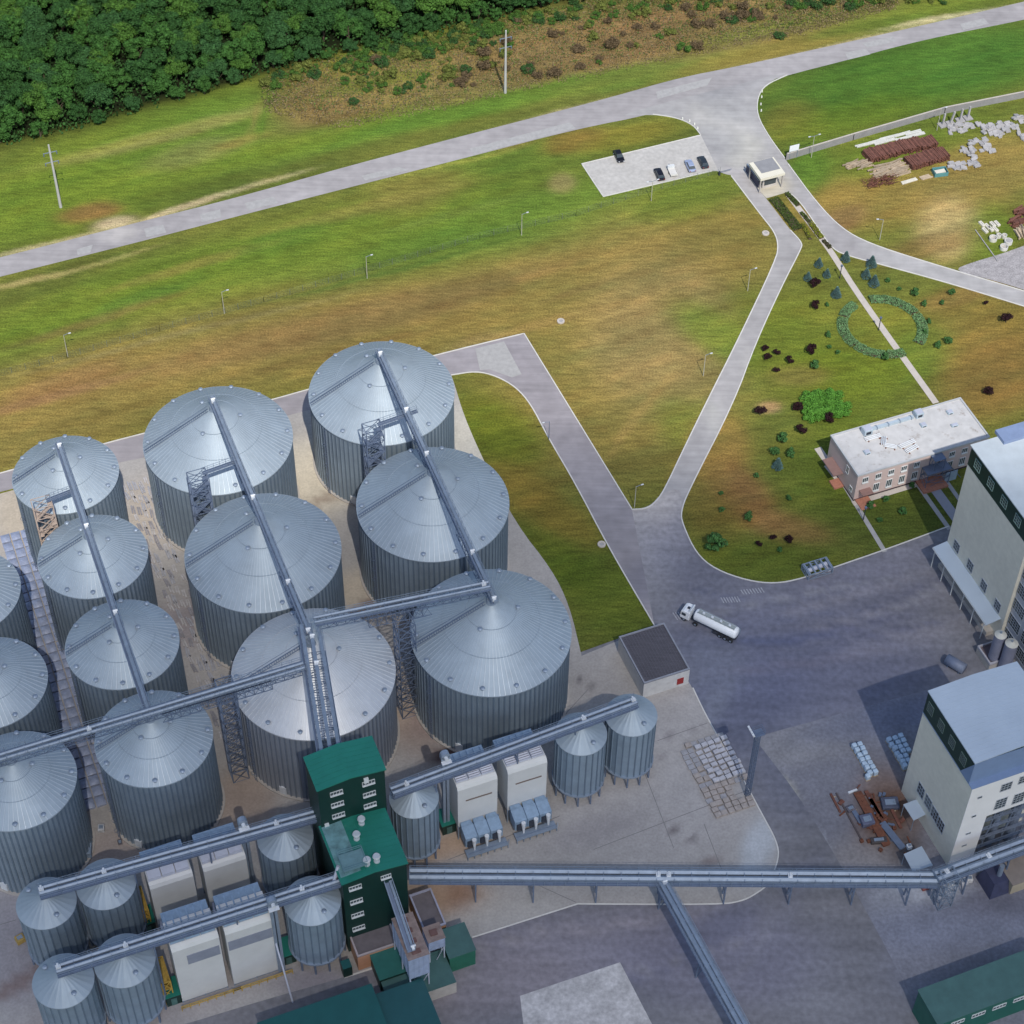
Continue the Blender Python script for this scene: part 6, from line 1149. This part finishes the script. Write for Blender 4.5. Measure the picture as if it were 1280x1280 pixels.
for v_ in range(3):
    b = MB(); b.obox((0, 0, .12), 2.6 - v_ * .5, .34, .24); b.obox((.2, .42, .1), 2.2, .3, .2, .05); o = b.build('concrete_plank', mat('plank_%d' % v_, [(.34, .34, .37), (.26, .25, .27), (.42, .40, .40)][v_], .9, var=.25, scale=1.2)); pm.append(o.data); bpy.data.objects.remove(o)
st0 = G(168, 606); en = G(300, 940); ax_ = (en - st0).normalized(); sx_ = Vector((-ax_.y, ax_.x, 0)); Lz = (en - st0).length
for j in range(int(Lz / 2.3)):
    for i in range(5):
        if rg.random() < .22: continue
        p = st0 + ax_ * (j * 2.3 + rg.uniform(-.6, .6)) + sx_ * (-2.4 + i * 1.15 + rg.uniform(-.15, .15)); o = bpy.data.objects.new('concrete_plank', rg.choice(pm)); COL.objects.link(o); o.location = (p.x, p.y, .046); o.rotation_euler = (0, 0, math.atan2(ax_.y, ax_.x) + rg.uniform(-.12, .12))
        tag(o, 'grey concrete plank pair laid in the lane between the left and middle silo rows', 'concrete plank', 'concrete planks laid between silo rows')
# ================================================================= VEGETATION
def crown_mb(b, R_, z0, z1, nl, nq, q, seed, flat=1.):
    rg = random.Random(seed); lobes = []
    for i in range(nl):
        a = rg.uniform(0, 6.283); u = math.sqrt(rg.random()); zc = z0 + (z1 - z0) * (.25 + .7 * rg.random() * (1 - .45 * u)); lr = R_ * (rg.uniform(.28, .48) if nl < 25 else rg.uniform(.18, .34))
        lobes.append((u * (R_ - lr * .6) * math.cos(a), u * (R_ - lr * .6) * math.sin(a), zc, lr))
    for i in range(nq):
        x, y, z, lr = lobes[i % nl]; d = Vector((rg.gauss(0, 1), rg.gauss(0, 1), rg.gauss(.35, 1))).normalized(); p = Vector((x, y, z)) + Vector((d.x * lr, d.y * lr, d.z * lr * .8 * flat)) * rg.uniform(.75, 1.08)
        if p.z < z0 * .6: p.z = z0 * .6 + rg.random() * .3
        n_ = (d + Vector((rg.uniform(-.7, .7), rg.uniform(-.7, .7), rg.uniform(-.2, .9)))).normalized(); u_ = n_.orthogonal().normalized(); v_ = n_.cross(u_); a = rg.uniform(0, 6.28); s_ = q * rg.uniform(.6, 1.3)
        c_, s2 = math.cos(a) * s_, math.sin(a) * s_; e = u_ * c_ + v_ * s2; f = v_ * c_ - u_ * s2
        b.add([p - e, p - f * .7, p + e, p + f * .7], [(0, 1, 2, 3)])
def tree_proto(name, lb, cat, R_, z0, z1, nl, nq, q, seed, lm, group, trunk=True):
    t = thing(name, lb, cat, (0, 0, -200), 0, group); b = MB(); crown_mb(b, R_, z0, z1, nl, nq, q, seed); b.build('crown', lm, t)
    if trunk:
        b = MB(); b.tube((0, 0, 0), (0, 0, z0 + (z1 - z0) * .5), max(.05, R_ * .07), 8, R_ * .03); rg = random.Random(seed)
        for i in range(5): a = rg.uniform(0, 6.28); zz = z0 + (z1 - z0) * .15 * (i % 3); b.tube((0, 0, zz * .9), (math.cos(a) * R_ * .55, math.sin(a) * R_ * .55, zz + (z1 - z0) * .35), R_ * .03, 6, R_ * .012)
        b.build('trunk', m_bark, t)
    return t
def place(proto, used, px, py, s, lb=None, grp=None, z=0, rz=None, sz=None):
    g = G(px, py); rz = random.uniform(0, 360) if rz is None else rz; sc = (s, s, sz or s)
    if proto.name in used: c = dup(proto, g, R(rz), lb, grp, sc)
    else: used.add(proto.name); c = proto; c.location = g; c.rotation_euler = (0, 0, R(rz)); c.scale = sc
    if lb: c['label'] = lb
    return c
used = set()
lf = [mleaf('wood_leaf_a', (.042, .112, .022)), mleaf('wood_leaf_b', (.030, .084, .020)), mleaf('wood_leaf_c', (.060, .135, .022)), mleaf('wood_leaf_d', (.034, .092, .026))]
wl = ['mid green broadleaf tree in the dense wood at the top left', 'dark green broadleaf tree in the dense wood at the top left', 'lighter yellow-green tree in the dense wood at the top left', 'bluish green tree in the dense wood at the top left']
FT = [tree_proto('broadleaf_tree', wl[i % 4], 'tree', 3.9, 1.4, 8.5 + (i % 3), 30, 5200, .21, 100 + i, lf[i % 4], 'trees of the wood') for i in range(6)]
rg = random.Random(21); pts = []
tries = 0
def edge_y(px): return float(np.interp(px, [-60, 0, 100, 180, 260, 330, 430, 520, 600, 700, 860], [200, 186, 166, 140, 118, 98, 70, 52, 32, 10, -30]))
while tries < 20000 and len(pts) < 299:
    tries += 1; px = rg.uniform(-50, 760); py = rg.uniform(-60, 190)
    if py > edge_y(px) - 1: continue
    g = G(px, py)
    if any((g.x - q[0]) ** 2 + (g.y - q[1]) ** 2 < 12.5 for q in pts): continue
    pts.append((g.x, g.y, px, py))
for x, y, px, py in pts:
    ed = edge_y(px) - py; s = rg.uniform(.82, 1.12) * (.55 if ed < 6 else .75 if ed < 16 else 1.0)
    place(rg.choice(FT), used, px, py, s, sz=s * rg.uniform(.8, 1.1))
# scrub
sl_ = [mleaf('scrub_leaf_a', (.06, .13, .022)), mleaf('scrub_leaf_b', (.035, .085, .022)), mleaf('scrub_leaf_c', (.12, .14, .03)), mleaf('scrub_leaf_d', (.12, .085, .045))]
slb = ['fresh green bush in the scrub above the main road', 'dark green bush in the scrub above the main road', 'yellow-green bush in the scrub above the main road', 'dry brown bush in the scrub above the main road']
SB = [tree_proto('bush', slb[i % 4], 'bush', 1.35, .1, 1.9, 12, 800, .14, 300 + i, sl_[i % 4], 'bushes in the scrub strip') for i in range(4)]
def scr(n, x0, x1, f0, f1, wts):
    for _ in range(n):
        px = rg.uniform(x0, x1); py = f0(px) + (f1(px) - f0(px)) * rg.random(); i = rg.choices(range(4), wts)[0]; s = rg.uniform(.5, 1.45); place(SB[i], used, px, py, s, sz=s * rg.uniform(.6, 1.1))
scr(130, 330, 700, lambda x: edge_y(x) - 4, lambda x: edge_y(x) + 18, (5, 3, 4, 0))
scr(70, 420, 640, lambda x: edge_y(x) + 8, lambda x: edge_y(x) + 62, (4, 2, 4, 1))
scr(95, 640, 1180, lambda x: np.interp(x, [640, 860, 1180], [4, -10, -16]), lambda x: np.interp(x, [640, 860, 1000, 1180], [36, 14, 18, 6]), (4, 4, 4, 1))
scr(60, 560, 1000, lambda x: np.interp(x, [560, 760, 1000], [80, 24, 4]), lambda x: np.interp(x, [560, 760, 1000], [118, 84, 44]), (1, 1, 1, 5))
# dry tufted undergrowth: uncountable
b = MB(); rr = random.Random(77)
def tuft(px, py, h, q):
    g = G(px, py)
    for _ in range(5):
        p = g + Vector((rr.uniform(-.9, .9), rr.uniform(-.9, .9), rr.uniform(.05, h))); n_ = Vector((rr.uniform(-1, 1), rr.uniform(-1, 1), rr.uniform(.2, 1))).normalized(); u_ = n_.orthogonal().normalized() * q * rr.uniform(.5, 1.2); v_ = n_.cross(u_).normalized() * q * rr.uniform(.4, 1)
        b.add([p - u_, p - v_, p + u_, p + v_], [(0, 1, 2, 3)])
for _ in range(5200):
    px = rr.uniform(330, 1120); lo = max(-10, edge_y(px)); hi = np.interp(px, [330, 430, 560, 640, 760, 900, 1000, 1120], [140, 162, 136, 116, 92, 62, 44, 10])
    if hi <= lo: continue
    tuft(px, lo + (hi - lo) * rr.random(), .6, .2)
o = b.build('dry_undergrowth', mleaf('dry_tuft', (.19, .145, .075), .5)); tag(o, 'dry tangled undergrowth and weeds between the wood and the main road', 'undergrowth', None, 'stuff')
b = MB()
for _ in range(3600):
    px = rr.uniform(330, 1120); lo = max(-10, edge_y(px)); hi = np.interp(px, [330, 430, 560, 640, 760, 900, 1000, 1120], [130, 150, 126, 106, 80, 50, 32, 4])
    if hi <= lo: continue
    tuft(px, lo + (hi - lo) * rr.random() ** 1.6, .5, .2)
o = b.build('green_undergrowth', mleaf('green_tuft', (.085, .14, .03), .5)); tag(o, 'green weeds and brambles along the edge of the wood', 'undergrowth', None, 'stuff')
b = MB()
for _ in range(9000):
    px = rr.uniform(-50, 720); py = rr.uniform(-60, 185)
    if py > edge_y(px) - 2: continue
    tuft(px, py, 3.2, .42)
o = b.build('wood_understorey', mleaf('understorey_leaf', (.030, .08, .018), .5)); tag(o, 'dark leafy understorey filling the gaps between the trees of the wood', 'undergrowth', None, 'stuff')
# park shrubs
red = tree_proto('round_shrub', 'x', 'shrub', 1.15, .25, 2.1, 12, 800, .15, 400, mleaf('purple_leaf', (.022, .008, .010)), 'dark purple shrubs in the park')
for px, py, s, lb in ((1018, 358, 1.1, 'purple-black shrub left of the footpath, upper of two'), (1018, 385, 1.0, 'purple-black shrub left of the ring hedge'), (1257, 403, 1.2, 'purple-black shrub alone near the right edge'), (1232, 381, .55, 'tiny dark shrub above the lone one near the right edge'), (956, 438, .7, 'small dark shrub by the service road, topmost of the cluster'), (959, 449, .8, 'small dark shrub in the middle of the cluster by the service road'), (970.5, 444, .75, 'small dark shrub on the right of the cluster by the service road'), (970, 466, .7, 'small dark shrub below the cluster by the service road'), (986, 454, .9, 'dark purple shrub between the cluster and the larger one'), (1013, 441, 1.15, 'dark purple shrub above the green one, left of the ring hedge'), (950, 519, 1.15, 'dark purple shrub beside the bare earth patch'), (997, 513, 1.05, 'dark purple shrub touching the left of the big bright bush'), (1035, 527, 1.15, 'dark purple shrub at the lower right of the big bright bush'), (1000.5, 542, 1.1, 'dark purple shrub below the big bright bush'), (1235, 493, 1.0, 'dark purple shrub right of the office roof'), (966, 675, .65, 'small dark shrub in the lower lawn, middle of three'), (986, 678, .85, 'small dark shrub in the lower lawn, right of three'), (948, 683, .65, 'small dark shrub in the lower lawn, left of three')):
    place(red, used, px, py, s * .95, lb, sz=s)
gsh = tree_proto('green_shrub', 'x', 'shrub', 1.2, .2, 2.2, 10, 800, .16, 410, mleaf('shrub_leaf', (.05, .125, .035)), 'green shrubs in the park')
for px, py, s, lb in ((1019, 461, 1.05, 'green shrub below the purple one left of the ring hedge'), (979, 553, 1.2, 'wide green shrub, top of the cluster of four in the lawn'), (967.5, 569, 1.0, 'green shrub, left of the cluster of four in the lawn'), (986.5, 570, 1.0, 'green shrub, right of the cluster of four in the lawn'), (946, 597, .6, 'small bluish green shrub alone by the brown earth'), (901, 619, .5, 'small green shrub near the service road bend, upper'), (902, 639, .6, 'small green shrub near the service road bend, lower'), (934, 649, .95, 'light green shrub in the lower lawn'), (895, 686, 2.0, 'large round green bush at the rounded lawn corner'), (1107, 450, .9, 'green shrub at the lower tip of the ring hedge'), (1171, 434, .8, 'green shrub right of the footpath beyond the ring hedge'), (1184, 430, .9, 'upright green shrub right of the ring hedge'), (1144, 370, 1.0, 'green shrub above the ring hedge on the right'), (1189, 369, .8, 'small green shrub below the right lane'), (1110, 353, .6, 'tiny green shrub right of the blue spruces'), (1124, 363, .5, 'tiny green shrub above the ring hedge'), (1154, 382, .7, 'small green shrub just outside the ring hedge, upper right'), (1177.5, 381, .6, 'small green shrub right of the ring hedge, upper'), (1033, 383, .5, 'tiny green shrub left of the footpath'), (1034, 421, .7, 'small green shrub left of the ring hedge'), (1107, 626, .7, 'small green shrub on the shaded lawn, top'), (1088, 636, .9, 'green shrub beside the path below the office'), (1099, 653, .6, 'small green shrub beside the lower path'), (1129, 643, .9, 'green shrub in the middle of the shaded lawn'), (985, 625, .6, 'faint green shrub in the lower lawn beyond the earth'), (975, 690, .6, 'yellowish small shrub by the lower dark shrubs'), (1140, 610, .7, 'dark shrub near the office entrance'), (1160, 404, .6, 'small shrub at the right side of the ring hedge'), (1156, 418, .7, 'small shrub beside the ring hedge, lower right'), (1036, 436, .5, 'tiny shrub near the tiny pair left of the ring'), (1047, 442, .5, 'tiny shrub beside the bottom of the ring hedge')):
    place(gsh, used, px, py, s * .95, lb, sz=s)
spr = thing('blue_spruce', 'x', 'spruce', (0, 0, -200), 0, 'small blue spruces in the park'); b = MB(); rr = random.Random(9)
for i in range(700):
    z = rr.uniform(.2, 3.0); r_ = (3.1 - z) / 3.1 * 1.15; tier = (z * 3) % 1; r_ *= 1.15 - .4 * tier; a = rr.uniform(0, 6.28); p = Vector((math.cos(a) * r_, math.sin(a) * r_, z)); d = Vector((math.cos(a), math.sin(a), .3)) * .25; s_ = Vector((-math.sin(a), math.cos(a), 0)) * .1; b.add([p - d, p - s_, p + d, p + s_], [(0, 1, 2, 3)])
b.build('crown', mleaf('spruce_needle', (.09, .16, .15)), spr); b = MB(); b.tube((0, 0, 0), (0, 0, 2.9), .09, 6, .02); b.build('trunk', m_bark, spr)
for i, (px, py, s) in enumerate([(1009.5, 350, .8), (1023, 333, .85), (1033, 346, .8), (1045, 371, 1.0), (1056.6, 326, .95), (1089, 333, 1.05), (1082, 347, .95), (1092, 357, 1.05), (971.6, 585, 1.0)]):
    place(spr, used, px, py, s, 'small blue spruce ' + ['left of the path, nearest the upper purple shrub', 'left of the path, topmost', 'left of the path, in the middle', 'left of the path, just above the ring hedge', 'right of the path, nearest the lane', 'right of the path, beside the lane kerb', 'right of the path, middle one of the column', 'right of the path, above the ring hedge', 'on the lower lawn below three green shrubs'][i])
big = tree_proto('spreading_bush', 'x', 'bush', 2.6, .2, 2.4, 16, 3600, .15, 420, mleaf('bright_leaf', (.085, .225, .03), .3), 'bright green spreading bushes', trunk=True)
for px, py, s, lb in ((1014, 503, 1.15, 'bright green spreading bush, upper left lobe of the big clump'), (1037, 500, 1.1, 'bright green spreading bush, upper right part of the big clump'), (1048, 514, 1.05, 'bright green spreading bush, right part of the big clump'), (1015, 522, .95, 'bright green spreading bush, lower left part of the big clump'), (1032, 517, .95, 'bright green spreading bush, centre of the big clump')): place(big, used, px, py, s, lb, sz=.9)
def hedge_arc(lb, c, r0, r1, a0, a1, h, lm, dens=55, grp='arcs of the ring hedge'):
    t = thing('ring_hedge', lb, 'hedge', c, 0, grp); b = MB(); rr = random.Random(int(a0)); n_ = int(dens * (r1 - r0) * (a1 - a0) / 57 * (r0 + r1) / 2 * 1.6)
    for i in range(n_):
        a = R(rr.uniform(a0, a1)); q = rr.uniform(r0, r1); rim = min(q - r0, r1 - q) / ((r1 - r0) / 2); bump = .75 + .25 * noise.noise(Vector((math.cos(a) * 6, math.sin(a) * 6, q)))
        z = h * bump * min(1, rim * 2.2 + .25) * (rr.random() ** .35); p = Vector((math.cos(a) * q, math.sin(a) * q, z)); n2 = Vector((rr.uniform(-1, 1), rr.uniform(-1, 1), rr.uniform(.2, 1.2))).normalized(); u_ = n2.orthogonal().normalized(); v_ = n2.cross(u_); s_ = .13 * rr.uniform(.6, 1.4); b.add([p - u_ * s_, p - v_ * s_, p + u_ * s_, p + v_ * s_], [(0, 1, 2, 3)])
    b.build('foliage', lm, t); b = MB(); b.ring((0, 0), r0 + .3, r1 - .3, 0, h * .4, 24, R(a0 + 1), R(a1 - 1)); b.build('stems', m_bark, t)
rc = G(1103, 409); rl = mleaf('ring_leaf', (.13, .235, .10), .3)
for a0, a1, lb in ((30, 103, 'upper arc of the round grey-green hedge, right of the path'), (-35, 27, 'right arc of the round grey-green hedge'), (128, 160, 'small upper left arc of the round hedge beside the path'), (164, 222, 'left arc of the round grey-green hedge'), (224, 268, 'lower left arc of the round grey-green hedge'), (270, 296, 'bottom tip of the round grey-green hedge')):
    hedge_arc(lb, rc, 7.7, 10.2, a0, a1, 1.1, rl)
def hedge_run(lb, a, c, wd, h, lm, grp='low hedges along the entrance path'):
    p, q = G(*a), G(*c); t = thing('hedge', lb, 'hedge', p, 0, grp); d = q - p; n_ = Vector((-d.y, d.x, 0)).normalized(); b = MB(); rr = random.Random(int(a[0] * 3)); k = int(d.length * wd * 60)
    for i in range(k):
        e = rr.uniform(-1, 1); u = rr.random(); z = h * (rr.random() ** .4) * min(1, (1 - abs(e)) * 3 + .4) * (.8 + .3 * noise.noise(Vector((u * 9, e, 1)))); o_ = d * u + n_ * e * wd / 2 + Vector((0, 0, z)); n2 = Vector((rr.uniform(-1, 1), rr.uniform(-1, 1), rr.uniform(.2, 1.2))).normalized(); u_ = n2.orthogonal().normalized(); v_ = n2.cross(u_); s_ = .13 * rr.uniform(.6, 1.4); b.add([o_ - u_ * s_, o_ - v_ * s_, o_ + u_ * s_, o_ + v_ * s_], [(0, 1, 2, 3)])
    b.build('foliage', lm, t); b = MB(); b.bar(d * .02 + Vector((0, 0, h * .25)), d * .98 + Vector((0, 0, h * .25)), wd * .8, h * .4); b.build('stems', m_bark, t)
ho = mleaf('hedge_olive', (.055, .085, .018), .35); hy = mleaf('hedge_yellow', (.17, .19, .02), .3); hd_ = mleaf('hedge_dark', (.05, .055, .02), .3)
hedge_run('wide olive hedge bed left of the entrance path, behind the gatehouse', (967, 249), (998, 288), 2.6, .9, ho); hedge_run('yellow-green hedge at the end of the left bed', (1003, 281), (1013, 300), 1.0, 1.0, hy); hedge_run('narrow olive hedge right of the entrance path, nearest the gatehouse', (983, 242), (998, 258), 1.3, .8, ho)
hedge_run('narrow olive hedge right of the path, middle', (1001, 266), (1012, 279), 1.0, .8, ho); hedge_run('long yellow-green hedge right of the path', (1013, 280), (1027, 299), 1.4, 1.0, hy); hedge_run('short dark hedge at the end of the right-hand strip', (1029, 301), (1038, 311), 1.0, .8, hd_)
# manholes and field stones
for px, py, lb in ((701, 402, 'round pale manhole ring in the brown field'), (957, 292, 'square pale concrete manhole by the service road'), (752, 681, 'small pale manhole on the grass wedge')):
    t = thing('manhole', lb, 'manhole', G(px, py), R(PHI)); b = MB(); b.ring((0, 0), .45, .85, 0, .3, 20); b.build('ring', m_path, t); b = MB(); b.tube((0, 0, 0), (0, 0, .2), .46, 20); b.build('cover', m_path2, t)
# ================================================================= CLOUD (its shade falls over the near half of the plant)
hc = 620.; cc = Vector((18, 128, 0)) + Vector((SUNV.x, SUNV.y, 0)) * (hc / SUNV.z); cc.z = hc
bm = bmesh.new(); bmesh.ops.create_icosphere(bm, subdivisions=5, radius=1.)
for v in bm.verts:
    n_ = noise.fractal(v.co * 1.6 + Vector((3, 1, 2)), 1.0, 2.0, 4); f_ = 1 + .16 * n_
    v.co = Vector((v.co.x * 230 * f_, v.co.y * 158 * f_, v.co.z * (42 if v.co.z > 0 else 20) * (1 + .5 * n_)))
    a_ = R(12); x, y = v.co.x, v.co.y; v.co.x = x * math.cos(a_) - y * math.sin(a_); v.co.y = x * math.sin(a_) + y * math.cos(a_)
me = bpy.data.meshes.new('cloud'); bm.to_mesh(me); bm.free(); cl = bpy.data.objects.new('cloud', me); COL.objects.link(cl); cl.location = cc
M = bpy.data.materials.new('cloud_vapour'); M.use_nodes = True; n = M.node_tree.nodes; n.remove(n['Principled BSDF']); pv = n.new('ShaderNodeVolumePrincipled'); pv.inputs['Color'].default_value = (.97, .97, .98, 1); pv.inputs['Density'].default_value = .021; pv.inputs['Anisotropy'].default_value = .3
M.node_tree.links.new(pv.outputs[0], n['Material Output'].inputs['Volume']); me.materials.append(M); tag(cl, 'low fair-weather cloud drifting above the plant', 'cloud', None, 'structure')
